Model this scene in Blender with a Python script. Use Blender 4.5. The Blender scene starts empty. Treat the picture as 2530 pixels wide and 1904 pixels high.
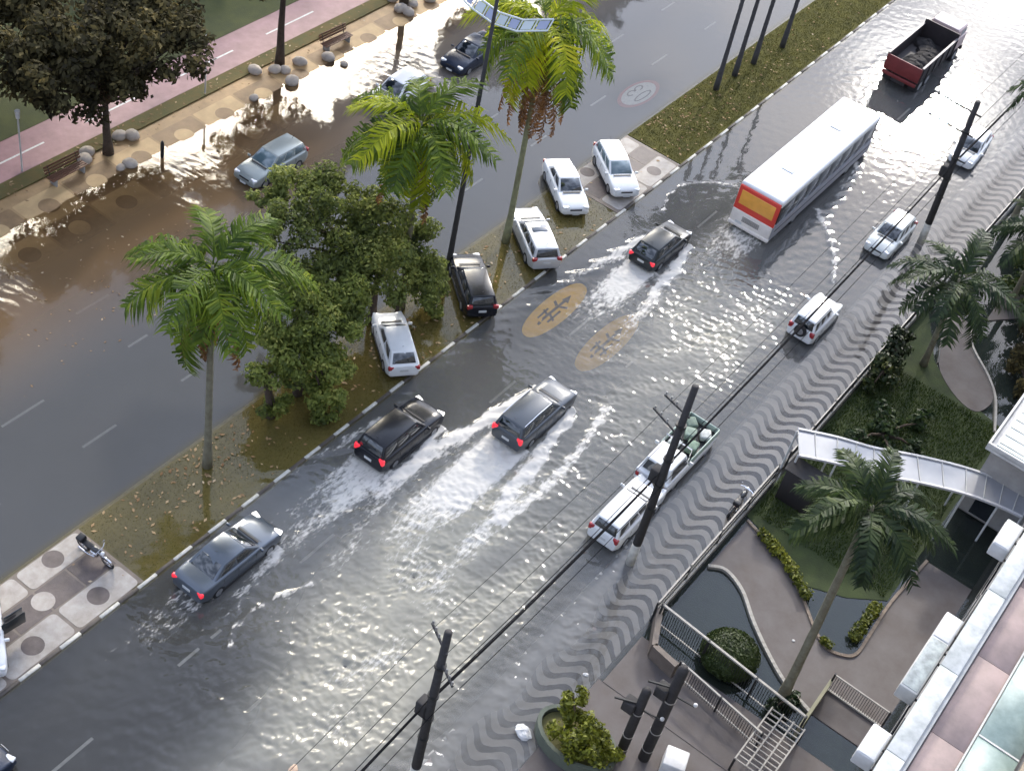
import bpy, bmesh, math, random
import numpy as np
from mathutils import Vector, Matrix
R = math.radians
scene = bpy.context.scene
COL = scene.collection
# ------------------------------------------------------------------ camera
cam_d = bpy.data.cameras.new('camera'); cam = bpy.data.objects.new('camera', cam_d); COL.objects.link(cam)
cam_d.sensor_width = 36.0; cam_d.lens = 3534.319 / 2530 * 36.0; cam_d.clip_start = 0.2; cam_d.clip_end = 3000
RW = ((0.58653157, -0.49533362, 0.64080053), (-0.79184033, -0.51696582, 0.32516953), (0.17020457, -0.6981339, -0.69544192))
cam.matrix_world = Matrix(((RW[0][0], -RW[0][1], -RW[0][2], 0), (RW[1][0], -RW[1][1], -RW[1][2], 0), (RW[2][0], -RW[2][1], -RW[2][2], 48), (0, 0, 0, 1)))
scene.camera = cam
# ------------------------------------------------------------------ world, sun, exposure
SUN_AZ, SUN_EL = 12.5, 29.0
w = bpy.data.worlds.new('World'); scene.world = w; w.use_nodes = True
nt = w.node_tree; nt.nodes.clear()
def N(t, **kw):
    n = nt.nodes.new(t)
    for k, v in kw.items(): setattr(n, k, v)
    return n
def sdir(az, el): return (math.cos(R(el)) * math.cos(R(az)), math.cos(R(el)) * math.sin(R(az)), math.sin(R(el)))
wo = N('ShaderNodeOutputWorld'); bg = N('ShaderNodeBackground'); bg.inputs['Strength'].default_value = 0.1
sky = N('ShaderNodeTexSky'); sky.sky_type = 'NISHITA'; sky.sun_disc = False
sky.sun_elevation = R(SUN_EL); sky.sun_rotation = R(90 - SUN_AZ); sky.dust_density = 2.5; sky.air_density = 1.0
tc = N('ShaderNodeTexCoord')
sep = N('ShaderNodeSeparateXYZ'); nt.links.new(tc.outputs['Generated'], sep.inputs[0])
def M(op, a, b=None, c=None):
    n = N('ShaderNodeMath', operation=op)
    for i, v in enumerate((a, b, c)):
        if v is None: continue
        if isinstance(v, (int, float)): n.inputs[i].default_value = v
        else: nt.links.new(v, n.inputs[i])
    return n.outputs[0]
zc = M('ADD', M('MAXIMUM', sep.outputs[2], 0.0), 0.25)
cb = N('ShaderNodeCombineXYZ'); nt.links.new(M('DIVIDE', sep.outputs[0], zc), cb.inputs[0]); nt.links.new(M('DIVIDE', sep.outputs[1], zc), cb.inputs[1])
cn = N('ShaderNodeTexNoise'); cn.inputs['Scale'].default_value = 2.2; cn.inputs['Detail'].default_value = 6; cn.inputs['Roughness'].default_value = 0.58
nt.links.new(cb.outputs[0], cn.inputs['Vector'])
cr = N('ShaderNodeMapRange', interpolation_type='SMOOTHSTEP'); nt.links.new(cn.outputs[0], cr.inputs[0])
cr.inputs[1].default_value = 0.40; cr.inputs[2].default_value = 0.64; cr.inputs[3].default_value = 0.25; cr.inputs[4].default_value = 0.9
mx = N('ShaderNodeMix', data_type='RGBA'); nt.links.new(cr.outputs[0], mx.inputs[0]); nt.links.new(sky.outputs[0], mx.inputs[6])
mx.inputs[7].default_value = (11.5, 13.2, 17.5, 1)
# thin bright cloud round the veiled sun and a bright bank to its left, edges broken by the same cloud noise
acc = mx.outputs[2]
for az, el, r0, r1, pw, cc in ((SUN_AZ, SUN_EL, 50.0, 3.0, 14.0, (.76, .92, 1.22)), (SUN_AZ, SUN_EL, 4.0, 1.5, 90.0, (1.0, .95, .86)), (10.5, 20.5, 6.0, 2.5, 160.0, (1.0, .96, .9)), (34.5, 27.0, 6.0, 4.0, 200.0, (1.0, .90, .72)), (44.0, 32.0, 7.0, 5.0, 240.0, (1.0, .90, .72)), (53.5, 35.5, 7.0, 5.0, 280.0, (1.0, .90, .72))):
    d = sdir(az, el)
    dp = N('ShaderNodeVectorMath', operation='DOT_PRODUCT'); nt.links.new(tc.outputs['Generated'], dp.inputs[0]); dp.inputs[1].default_value = d
    ang = M('ARCCOSINE', M('MINIMUM', dp.outputs['Value'], 1.0))
    ang = M('ADD', ang, M('MULTIPLY', M('SUBTRACT', cn.outputs[0], 0.5), R(-9.0)))
    mr = N('ShaderNodeMapRange', interpolation_type='SMOOTHSTEP'); nt.links.new(ang, mr.inputs[0])
    mr.inputs[1].default_value = R(r0); mr.inputs[2].default_value = R(r1); mr.inputs[3].default_value = 0; mr.inputs[4].default_value = pw
    vm = N('ShaderNodeVectorMath', operation='SCALE'); vm.inputs[0].default_value = cc; nt.links.new(mr.outputs[0], vm.inputs['Scale'])
    ad = N('ShaderNodeVectorMath', operation='ADD'); nt.links.new(acc, ad.inputs[0]); nt.links.new(vm.outputs[0], ad.inputs[1]); acc = ad.outputs[0]
nt.links.new(acc, bg.inputs['Color']); nt.links.new(bg.outputs[0], wo.inputs['Surface'])
sl = bpy.data.lights.new('sun', 'SUN'); sl.energy = 1.8; sl.angle = R(3.0); sl.color = (1.0, 0.93, 0.82)
so = bpy.data.objects.new('sun', sl); COL.objects.link(so); so.location = (60, 20, 60)
so.rotation_euler = (-Vector(sdir(SUN_AZ, SUN_EL))).to_track_quat('-Z', 'Y').to_euler()
scene.view_settings.view_transform = 'Standard'; scene.view_settings.look = 'None'
scene.view_settings.exposure = 0.32; scene.view_settings.gamma = 1.0
scene.cycles.max_bounces = 8; scene.cycles.transparent_max_bounces = 12
scene.cycles.sample_clamp_indirect = 6.0
# ------------------------------------------------------------------ helpers
rnd = random.Random(7); npr = np.random.default_rng(11)
MATS = {}
def mat(name, col, rough=0.6, metal=0.0, nscale=0.0, namt=0.25, bump=0.0, coat=0.0, col2=None, emit=None, spec=0.5, bscale=None):
    if name in MATS: return MATS[name]
    m = bpy.data.materials.new(name); m.use_nodes = True; MATS[name] = m
    t = m.node_tree; b = t.nodes['Principled BSDF']
    b.inputs['Base Color'].default_value = (*col, 1); b.inputs['Roughness'].default_value = rough; b.inputs['Metallic'].default_value = metal
    b.inputs['Coat Weight'].default_value = coat; b.inputs['Coat Roughness'].default_value = 0.08; b.inputs['Specular IOR Level'].default_value = spec
    if emit: b.inputs['Emission Color'].default_value = (*emit[:3], 1); b.inputs['Emission Strength'].default_value = emit[3]
    if nscale:
        g = t.nodes.new('ShaderNodeNewGeometry'); no = t.nodes.new('ShaderNodeTexNoise'); no.inputs['Scale'].default_value = nscale; no.inputs['Detail'].default_value = 7; no.inputs['Roughness'].default_value = .62
        t.links.new(g.outputs['Position'], no.inputs['Vector'])
        mr = t.nodes.new('ShaderNodeMapRange'); t.links.new(no.outputs[0], mr.inputs[0]); mr.inputs[1].default_value = .3; mr.inputs[2].default_value = .7
        mi = t.nodes.new('ShaderNodeMix'); mi.data_type = 'RGBA'
        c2 = col2 if col2 else tuple(c * (1 - namt) for c in col)
        mi.inputs[6].default_value = (*col, 1); mi.inputs[7].default_value = (*c2, 1)
        t.links.new(mr.outputs[0], mi.inputs[0]); t.links.new(mi.outputs[2], b.inputs['Base Color'])
        if bump:
            n2 = no
            if bscale:
                n2 = t.nodes.new('ShaderNodeTexNoise'); n2.inputs['Scale'].default_value = bscale; n2.inputs['Detail'].default_value = 5; t.links.new(g.outputs['Position'], n2.inputs['Vector'])
            bp = t.nodes.new('ShaderNodeBump'); bp.inputs['Strength'].default_value = bump; bp.inputs['Distance'].default_value = 0.02
            t.links.new(n2.outputs[0], bp.inputs['Height']); t.links.new(bp.outputs[0], b.inputs['Normal'])
    return m
def leafmat(name, c1, c2, c3=None, trans=0.45, nscale=0.5, rough=.5, spec=.35):
    if name in MATS: return MATS[name]
    m = bpy.data.materials.new(name); m.use_nodes = True; MATS[name] = m
    t = m.node_tree; t.nodes.clear(); o = t.nodes.new('ShaderNodeOutputMaterial')
    g = t.nodes.new('ShaderNodeNewGeometry'); no = t.nodes.new('ShaderNodeTexNoise'); no.inputs['Scale'].default_value = nscale; no.inputs['Detail'].default_value = 3
    t.links.new(g.outputs['Position'], no.inputs['Vector'])
    a = t.nodes.new('ShaderNodeMath'); a.operation = 'MULTIPLY_ADD'; a.inputs[1].default_value = 0.6; t.links.new(g.outputs['Random Per Island'], a.inputs[0])
    s = t.nodes.new('ShaderNodeMath'); s.operation = 'MULTIPLY_ADD'; s.inputs[1].default_value = 1.3; s.inputs[2].default_value = -0.4; t.links.new(no.outputs[0], s.inputs[0]); t.links.new(s.outputs[0], a.inputs[2])
    ra = t.nodes.new('ShaderNodeValToRGB'); t.links.new(a.outputs[0], ra.inputs[0])
    ra.color_ramp.elements[0].color = (*c1, 1); ra.color_ramp.elements[0].position = .15; ra.color_ramp.elements[1].color = (*c2, 1); ra.color_ramp.elements[1].position = .75
    if c3:
        e = ra.color_ramp.elements.new(.95); e.color = (*c3, 1)
    p = t.nodes.new('ShaderNodeBsdfPrincipled'); p.inputs['Roughness'].default_value = rough; p.inputs['Specular IOR Level'].default_value = spec
    tr = t.nodes.new('ShaderNodeBsdfTranslucent'); mi = t.nodes.new('ShaderNodeMixShader'); mi.inputs[0].default_value = trans
    t.links.new(ra.outputs[0], p.inputs['Base Color']); t.links.new(ra.outputs[0], tr.inputs['Color'])
    t.links.new(p.outputs[0], mi.inputs[1]); t.links.new(tr.outputs[0], mi.inputs[2]); t.links.new(mi.outputs[0], o.inputs['Surface'])
    return m
def link(o, parent=None):
    COL.objects.link(o)
    if parent is not None: o.parent = parent
    return o
def tag(o, label=None, cat=None, group=None, kind=None):
    if label: o['label'] = label
    if cat: o['category'] = cat
    if group: o['group'] = group
    if kind: o['kind'] = kind
    return o
def empty(name, loc=(0, 0, 0), rz=0.0):
    o = bpy.data.objects.new(name, None); o.empty_display_size = .2; COL.objects.link(o); o.location = loc; o.rotation_euler = (0, 0, rz); return o
class MB:
    def __init__(s): s.v = []; s.f = []
    def add(s, vs, fs):
        k = len(s.v); s.v += [tuple(x) for x in vs]; s.f += [tuple(i + k for i in f) for f in fs]; return s
    def box(s, c, d, rz=0.0, taper=1.0, M=None):
        x, y, z = d[0] / 2, d[1] / 2, d[2] / 2; vs = []
        for dz, q in ((-z, 1.0), (z, taper)):
            for dx, dy in ((-x, -y), (x, -y), (x, y), (-x, y)):
                p = Vector((dx * q, dy * q, dz))
                if M is not None: p = M @ p
                cx, sx = math.cos(rz), math.sin(rz)
                vs.append((c[0] + p.x * cx - p.y * sx, c[1] + p.x * sx + p.y * cx, c[2] + p.z))
        return s.add(vs, [(3, 2, 1, 0), (4, 5, 6, 7), (0, 1, 5, 4), (1, 2, 6, 5), (2, 3, 7, 6), (3, 0, 4, 7)])
    def tube(s, pts, rs, n=8, cap=True):
        pts = [Vector(p) for p in pts]
        if isinstance(rs, (int, float)): rs = [rs] * len(pts)
        k0 = len(s.v); prev = None
        for i, p in enumerate(pts):
            t = (pts[min(i + 1, len(pts) - 1)] - pts[max(i - 1, 0)]).normalized()
            if prev is None:
                a = Vector((0, 0, 1)) if abs(t.z) < .9 else Vector((1, 0, 0)); u = t.cross(a).normalized()
            else: u = (prev - t * prev.dot(t)).normalized()
            prev = u; v = t.cross(u)
            for j in range(n):
                a = 2 * math.pi * j / n; s.v.append(tuple(p + (u * math.cos(a) + v * math.sin(a)) * rs[i]))
        for i in range(len(pts) - 1):
            for j in range(n):
                a = k0 + i * n + j; b = k0 + i * n + (j + 1) % n; s.f.append((a, b, b + n, a + n))
        if cap: s.f.append(tuple(k0 + j for j in reversed(range(n)))); s.f.append(tuple(k0 + (len(pts) - 1) * n + j for j in range(n)))
        return s
    def prism(s, poly, z0, z1):
        n = len(poly); vs = [(x, y, z0) for x, y in poly] + [(x, y, z1) for x, y in poly]
        fs = [tuple(reversed(range(n))), tuple(range(n, 2 * n))] + [(i, (i + 1) % n, n + (i + 1) % n, n + i) for i in range(n)]
        return s.add(vs, fs)
    def quad(s, a, b, c, d): return s.add([a, b, c, d], [(0, 1, 2, 3)])
    def ball(s, c, r, nu=12, nv=8, jit=0.0, seed=0):
        q = random.Random(seed); k = len(s.v)
        if isinstance(r, (int, float)): r = (r, r, r)
        for i in range(nv + 1):
            th = math.pi * i / nv
            for j in range(nu):
                a = 2 * math.pi * j / nu; m = 1 + q.uniform(-jit, jit)
                s.v.append((c[0] + r[0] * math.sin(th) * math.cos(a) * m, c[1] + r[1] * math.sin(th) * math.sin(a) * m, c[2] + r[2] * math.cos(th) * m))
        for i in range(nv):
            for j in range(nu):
                a = k + i * nu + j; b = k + i * nu + (j + 1) % nu; s.f.append((a, a + nu, b + nu, b))
        return s
    def build(s, name, m, parent=None, smooth=False, bevel=0.0, seg=2, kind=None):
        me = bpy.data.meshes.new(name); me.from_pydata(s.v, [], s.f); me.update(); me.materials.append(m)
        if smooth: me.polygons.foreach_set('use_smooth', [True] * len(me.polygons))
        o = bpy.data.objects.new(name, me); link(o, parent)
        if bevel:
            b = o.modifiers.new('bevel', 'BEVEL'); b.width = bevel; b.segments = seg; b.limit_method = 'ANGLE'; b.angle_limit = R(30)
            me.polygons.foreach_set('use_smooth', [True] * len(me.polygons))
        if kind: o['kind'] = kind
        return o
def npmesh(name, V, F, m, parent=None, smooth=False, kind=None):
    me = bpy.data.meshes.new(name); V = np.asarray(V, np.float32); F = np.asarray(F, np.int32); n = F.shape[1]
    me.vertices.add(len(V)); me.vertices.foreach_set('co', V.ravel()); me.loops.add(F.size); me.loops.foreach_set('vertex_index', F.ravel())
    me.polygons.add(len(F)); me.polygons.foreach_set('loop_start', np.arange(0, F.size, n, dtype=np.int32)); me.polygons.foreach_set('loop_total', np.full(len(F), n, np.int32))
    if smooth: me.polygons.foreach_set('use_smooth', np.ones(len(F), bool))
    me.update(calc_edges=True); me.validate(); me.materials.append(m)
    o = bpy.data.objects.new(name, me); link(o, parent)
    if kind: o['kind'] = kind
    return o
def inst(src, parent, loc=(0, 0, 0), rot=(0, 0, 0), scale=(1, 1, 1), name=None):
    o = bpy.data.objects.new(name or src.name.split('.')[0], src.data); link(o, parent); o.location = loc; o.rotation_euler = rot; o.scale = scale
    return o
# ------------------------------------------------------------------ materials
m_asph = mat('asphalt', (.062, .060, .060), .55, nscale=.35, namt=.35, bump=.25, bscale=40)
m_asph2 = mat('asphalt_left', (.075, .070, .066), .55, nscale=.3, namt=.35, bump=.25, bscale=40)
m_paintw = mat('road_paint_white', (.72, .72, .70), .6, nscale=6, namt=.35)
m_painty = mat('road_paint_yellow', (.92, .56, .05), .6, nscale=5, col2=(.80, .47, .06))
m_paintk = mat('road_paint_black', (.10, .065, .03), .6, nscale=5, namt=.4)
m_paintr = mat('road_paint_red', (.45, .12, .10), .6, nscale=5, namt=.4)
m_kw = mat('kerb_white', (.62, .60, .54), .7, nscale=5, namt=.4, bump=.3)
m_kk = mat('kerb_dark', (.09, .075, .065), .7, nscale=5, namt=.5, bump=.3)
m_soil = mat('lawn_soil', (.15, .135, .045), .9, nscale=1.2, col2=(.085, .085, .032), bump=.6, bscale=18)
m_stone_l = mat('mosaic_light', (.40, .37, .34), .65, nscale=2.2, col2=(.26, .23, .20), bump=.3, bscale=25)
m_stone_d = mat('mosaic_dark', (.115, .090, .085), .6, nscale=3, namt=.4, bump=.3, bscale=25)
m_stone_g = mat('paving_base', (.19, .155, .13), .65, nscale=2, namt=.35, bump=.3, bscale=25)
m_prom_l = mat('promenade_light', (.60, .41, .20), .6, nscale=1.5, col2=(.47, .31, .15), bump=.3, bscale=25)
m_prom_d = mat('promenade_dark', (.34, .21, .10), .6, nscale=1.5, namt=.35, bump=.3, bscale=25)
m_prom = mat('promenade_base', (.47, .30, .14), .6, nscale=1.2, namt=.35, bump=.3, bscale=25)
m_pink = mat('cycle_path', (.37, .215, .225), .6, nscale=1.3, namt=.3, bump=.2, bscale=30)
m_green = mat('park_lawn', (.075, .085, .022), .9, nscale=1.0, col2=(.045, .055, .018), bump=.6, bscale=15)
m_gwalk = mat('garden_paving', (.125, .112, .112), .75, nscale=.8, col2=(.085, .07, .065), bump=.12, bscale=30)
m_glawn = mat('garden_lawn', (.030, .042, .020), .9, nscale=1.6, col2=(.018, .022, .012), bump=.8, bscale=12)
m_conc = mat('concrete', (.36, .35, .33), .75, nscale=3, namt=.35, bump=.3)
m_pole = mat('pole_dark', (.048, .045, .046), .85, nscale=5, namt=.4, bump=.3)
m_polew = mat('pole_whitewash', (.58, .56, .50), .75, nscale=4, namt=.35)
m_wire = mat('cable_black', (.010, .010, .012), .9, spec=.1)
m_black = mat('black_plastic', (.014, .014, .016), .45)
m_rubber = mat('tyre_rubber', (.016, .016, .017), .8)
m_rim = mat('alloy_rim', (.42, .42, .43), .3, .8)
m_chrome = mat('chrome', (.7, .7, .72), .12, 1.0)
m_glass = mat('car_glass', (.012, .017, .022), .04, coat=1.0, spec=.9)
m_glassb = mat('car_glass_pale', (.10, .15, .17), .05, coat=1.0, spec=.9)
m_head = mat('headlight_lens', (.75, .76, .78), .1, coat=1.0)
m_headlit = mat('headlight_lit', (.9, .9, .9), .1, emit=(1, .95, .85, 2.5))
m_tail = mat('tail_light', (.35, .015, .02), .15, coat=1.0)
m_taillit = mat('tail_light_lit', (.7, .02, .04), .2, emit=(1.0, .04, .06, .55))
m_plate = mat('number_plate', (.55, .56, .56), .4)
m_iron = mat('iron_railing', (.022, .022, .022), .5, nscale=4, namt=.4)
m_rail = mat('pale_rail', (.36, .34, .31), .5, nscale=3, namt=.3)
m_wall = mat('render_wall', (.40, .385, .37), .8, nscale=1.2, namt=.3)
m_white = mat('white_paint', (.70, .70, .70), .6, nscale=2.5, namt=.28)
m_offw = mat('off_white', (.56, .56, .54), .65, nscale=2.5, namt=.32)
m_bark = mat('bark', (.085, .060, .042), .9, nscale=5, namt=.5, bump=.8)
m_palmb = mat('palm_bark', (.21, .20, .14), .85, nscale=4, col2=(.12, .105, .07), bump=.6)
m_rock = mat('pale_boulder', (.52, .45, .38), .8, nscale=2.5, namt=.35, bump=.6)
m_wood = mat('bench_wood', (.17, .075, .04), .6, nscale=6, namt=.4)
m_teal = mat('teal_glass', (.26, .34, .32), .45, nscale=2.5, col2=(.14, .20, .19), coat=.1)
m_tpink = mat('terrace_tile', (.36, .275, .26), .8, nscale=1.6, col2=(.24, .19, .18), bump=.1, bscale=20)
m_beige = mat('beige_wall', (.52, .42, .32), .7, nscale=1, namt=.2)
m_roofb = mat('pale_roof', (.58, .66, .69), .4, nscale=1, namt=.12)
L_med = leafmat('leaf_median', (.085, .115, .034), (.27, .32, .07), (.45, .46, .13), trans=.5, rough=.65)
L_dark = leafmat('leaf_dark', (.030, .026, .016), (.090, .078, .034), (.19, .15, .06), trans=.35, rough=.8, spec=.15)
L_palm = leafmat('leaf_palm', (.045, .085, .010), (.17, .25, .02), (.33, .38, .03), trans=.55)
L_palmlit = leafmat('leaf_palm_sunlit', (.20, .26, .01), (.50, .54, .015), (.70, .64, .03), trans=.6)  # yellow glow of sun-backlit fronds, put into the leaf colour
L_palmd = leafmat('leaf_palm_dark', (.012, .026, .011), (.042, .072, .024), (.085, .12, .035), trans=.4)
L_dead = leafmat('leaf_dead', (.10, .045, .018), (.30, .15, .06), trans=.35)
L_hedge = leafmat('leaf_hedge', (.03, .045, .008), (.16, .18, .02), (.30, .30, .03), trans=.35)
L_bush = leafmat('leaf_bush', (.018, .03, .01), (.05, .075, .018), trans=.3, nscale=1.5)
L_lime = leafmat('leaf_lime', (.05, .06, .008), (.22, .24, .02), (.45, .46, .10), trans=.4, nscale=2)
L_lit = leafmat('leaf_litter', (.18, .10, .05), (.40, .29, .17), (.55, .44, .30), trans=.1, rough=.9, spec=.1)
PAINTS = {}
def paint(name, c, metal=0.0, rough=.28, coat=.5, spec=.5): return mat('car_paint_' + name, c, rough, metal, nscale=1.3, namt=.10, coat=coat, spec=spec)
p_white = paint('white', (.76, .77, .78)); p_silver = paint('silver', (.55, .56, .58), .35); p_black = paint('black', (.010, .011, .016), rough=.22, coat=.1, spec=.35); p_blue = paint('slate_blue', (.10, .12, .15), .4)
p_grey = paint('grey', (.06, .07, .085), .2, coat=.25); p_navy = paint('navy', (.012, .02, .042), .1, coat=.2, spec=.4); p_pearl = paint('pearl', (.66, .68, .66), .1); p_dgreen = paint('graphite', (.02, .025, .028), .1, coat=.2, spec=.35)
# ------------------------------------------------------------------ ground, roads, pavements
def sheet(name, x0, x1, y0, y1, z, m, kind='structure'):
    o = MB().quad((x0, y0, z), (x1, y0, z), (x1, y1, z), (x0, y1, z)).build(name, m); o['kind'] = kind; return o
def slab(name, x0, x1, y0, y1, z0, z1, m, parent=None):
    o = MB().box(((x0 + x1) / 2, (y0 + y1) / 2, (z0 + z1) / 2), (x1 - x0, y1 - y0, z1 - z0)).build(name, m, parent)
    if parent is None: o['kind'] = 'structure'
    return o
ZW = 0.15
sheet('ground', -900, 1100, -900, 1100, -0.05, mat('ground_soil', (.10, .09, .07), .9, nscale=.2))
XA, XB = -20, 190
road_r = sheet('road', XA, XB, 12.9, 26.1, 0.0, m_asph)
road_l = sheet('road', XA, XB, 30.24, 43.0, 0.0, m_asph2)
KW = 0.16
med = slab('median', XA, XB, 26.1 + KW, 30.24 - KW, -.04, .125, m_soil)
side = slab('sidewalk', XA, XB, 9.95, 12.9 - KW, -.04, .12, mat('sidewalk_placeholder', (.3, .3, .3)))
slab('median_grass', 66.3, 112, 26.1 + KW + .003, 30.24 - KW - .003, .02, .175, mat('far_grass_soil', (.105, .098, .028), .95, nscale=1.5, col2=(.06, .058, .022), bump=.6, bscale=18, spec=.1))
# sidewalk wave mosaic (Portuguese stone): flat inlaid pattern
ms = bpy.data.materials.new('wave_mosaic'); ms.use_nodes = True; t = ms.node_tree; b = t.nodes['Principled BSDF']; b.inputs['Roughness'].default_value = .6
g = t.nodes.new('ShaderNodeNewGeometry'); sx = t.nodes.new('ShaderNodeSeparateXYZ'); t.links.new(g.outputs['Position'], sx.inputs[0])
def TM(op, a, bb=None):
    n = t.nodes.new('ShaderNodeMath'); n.operation = op
    for i, v in enumerate((a, bb)):
        if v is None: continue
        if isinstance(v, (int, float)): n.inputs[i].default_value = v
        else: t.links.new(v, n.inputs[i])
    return n.outputs[0]
sw = TM('MULTIPLY', TM('SINE', TM('MULTIPLY', sx.outputs[1], 2 * math.pi / 1.85)), 0.34)
wn = t.nodes.new('ShaderNodeTexNoise'); wn.inputs['Scale'].default_value = 1.1; wn.inputs['Detail'].default_value = 4; t.links.new(g.outputs['Position'], wn.inputs['Vector'])
ph = TM('FRACT', TM('DIVIDE', TM('ADD', TM('ADD', sx.outputs[0], sw), TM('MULTIPLY', wn.outputs[0], .30)), 0.76))
st = TM('GREATER_THAN', ph, 0.55)
no = t.nodes.new('ShaderNodeTexNoise'); no.inputs['Scale'].default_value = 9; t.links.new(g.outputs['Position'], no.inputs['Vector'])
mi = t.nodes.new('ShaderNodeMix'); mi.data_type = 'RGBA'; mi.inputs[6].default_value = (.84, .78, .73, 1); mi.inputs[7].default_value = (.17, .15, .15, 1); t.links.new(st, mi.inputs[0])
m2 = t.nodes.new('ShaderNodeMix'); m2.data_type = 'RGBA'; m2.blend_type = 'MULTIPLY'; m2.inputs[0].default_value = .18; t.links.new(mi.outputs[2], m2.inputs[6]); t.links.new(no.outputs[0], m2.inputs[7]); t.links.new(m2.outputs[2], b.inputs['Base Color'])
side.data.materials[0] = ms
# kerbs: painted stones one by one
def kerb(name, label, y, x0, x1, painted, ztop=.20, dx=.98):
    root = empty(name, (x0, y, 0)); tag(root, kind='structure')
    A = MB().box((0, 0, ztop / 2 - .03), (dx - .012, KW - .004, ztop + .06)).build('kerb_stone', m_kw if painted else m_conc, root, bevel=.015)
    Bm = MB().box((0, 0, ztop / 2 - .03), (dx - .012, KW - .004, ztop + .06)).build('kerb_stone', m_kk if painted else m_conc, root, bevel=.015)
    n = int((x1 - x0) / dx); A.location = (dx * .5, 0, 0); Bm.location = (dx * 1.5, 0, 0)
    for i in range(2, n): 
        o = inst(A if i % 2 == 0 else Bm, root, (dx * (i + .5), rnd.uniform(-.012, .012), rnd.uniform(-.012, .008)), (0, 0, rnd.uniform(-.006, .006)))
        b_ = o.modifiers.new('bevel', 'BEVEL'); b_.width = .015; b_.segments = 1
    return root
kerb('median_kerb', '', 26.1 + KW / 2, 14.0, 116, True)
kerb('median_kerb', '', 30.24 - KW / 2, 14.0, 108, False, .14, 1.6)
kerb('sidewalk_kerb', '', 12.9 - KW / 2, 22.0, 104, False, .13, 1.6)
# lane dashes
def dashes(y, segs, wd=.13, z=.004):
    for a, c in segs:
        o = MB().quad((a, y - wd / 2, z), (c, y - wd / 2, z), (c, y + wd / 2, z), (a, y + wd / 2, z)).build('lane_dash', m_paintw); o['kind'] = 'structure'
dashes(22.5, [(16.1, 18.15), (22.4, 23.5), (24.15, 24.7), (29.3, 31.4), (36.0, 38.1), (42.5, 44.6), (49.25, 51.35), (55.6, 57.7), (62.1, 64.3), (68.8, 71.0), (75.5, 77.7), (82.2, 84.4), (89, 91)])
dashes(19.17, [(16, 18), (22.7, 24.6), (29.4, 31.4), (36.1, 38.1), (42.8, 44.8), (49.5, 51.5), (56.2, 58.2), (75.5, 77.5), (82.2, 84.2)])
dashes(33.4, [(20.9, 23.0), (27.4, 29.3), (33.2, 34.1), (40.4, 42.4), (47.5, 49.5), (54.2, 56.2), (60.9, 62.5), (67.2, 68.9), (74.3, 76.2), (81.1, 82.6)])
dashes(36.65, [(18.9, 21), (25.8, 28.1), (33.0, 34.2), (39.6, 41.6), (46.3, 48.3), (53, 55), (60, 62), (67, 69), (73.9, 75.9), (80.7, 82.4), (87, 89)])
dashes(39.9, [(26, 28), (32.8, 34.8), (39.6, 41.6), (46.3, 48.3), (53, 55)])
# painted school-crossing diamonds with dark figures
def diamond(x0, yc, lab):
    root = empty('road_marking', (x0, yc, 0.004)); tag(root, lab, 'road marking')
    pts = []
    for i in range(40):
        a = 2 * math.pi * i / 40; c, s_ = math.cos(a), math.sin(a)
        pts.append((2.75 * math.copysign(abs(c) ** 1.0, c) + .25 * s_, .78 * math.copysign(abs(s_) ** .85, s_)))
    MB().add([(x, y, 0) for x, y in pts], [tuple(range(40))]).build('yellow_field', m_painty, root)
    fig = [[(-1.3, -.05), (-1.0, .1), (.9, .1), (.9, -.05)], [(.9, .2), (1.55, .05), (.9, -.2)], [(-1.2, .3), (-.2, .36), (-.2, .24), (-1.2, .2)], [(-1.1, -.22), (.1, -.2), (.1, -.32), (-1.1, -.34)],
           [(.2, .12), (.45, .42), (.62, .38), (.42, .1)], [(.25, -.06), (.5, -.42), (.68, -.36), (.45, -.06)], [(-.7, .1), (-.5, .42), (-.38, .42), (-.52, .1)], [(-.6, -.05), (-.85, -.42), (-.7, -.45), (-.42, -.05)], [(-1.6, .02), (-1.35, .08), (-1.35, -.1), (-1.6, -.1)]]
    for p in fig: MB().add([(x, y, .004) for x, y in p], [tuple(range(len(p)))]).build('dark_figure', m_paintk, root)
    return root
diamond(50.3, 24.15, 'bright yellow lozenge painted on the lane beside the kerb with dark figures')
diamond(50.3, 20.85, 'blurred yellow lozenge under rippling water in the middle lane')
# 30 km/h roundel on left road
rr = empty('road_marking', (70.8, 32.15, .004), 0); tag(rr, 'pale oval speed roundel with dark digits on the far carriageway', 'road marking')
def oval(a, bb, z, m, nm): MB().add([(a * math.cos(2 * math.pi * i / 36), bb * math.sin(2 * math.pi * i / 36), z) for i in range(36)], [tuple(range(36))]).build(nm, m, rr)
oval(2.1, .88, 0, m_paintr, 'red_ring'); oval(1.72, .72, .004, m_paintw, 'white_field')
def ring(cx, cy, a, bb, wd, z, a0=0, a1=360):
    mb = MB(); n = 20; vs = []
    for i in range(n + 1):
        th = R(a0 + (a1 - a0) * i / n); vs += [(cx + a * math.cos(th), cy + bb * math.sin(th), z), (cx + (a - wd * 2) * math.cos(th), cy + (bb - wd) * math.sin(th), z)]
    mb.add(vs, [(2 * i, 2 * i + 1, 2 * i + 3, 2 * i + 2) for i in range(n)]); mb.build('digit', m_paintk, rr)
ring(-.0, -.30, .95, .22, .07, .008); ring(.5, .33, .45, .2, .07, .008, -100, 200); ring(-.35, .33, .45, .2, .07, .008, -20, 260)
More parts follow.
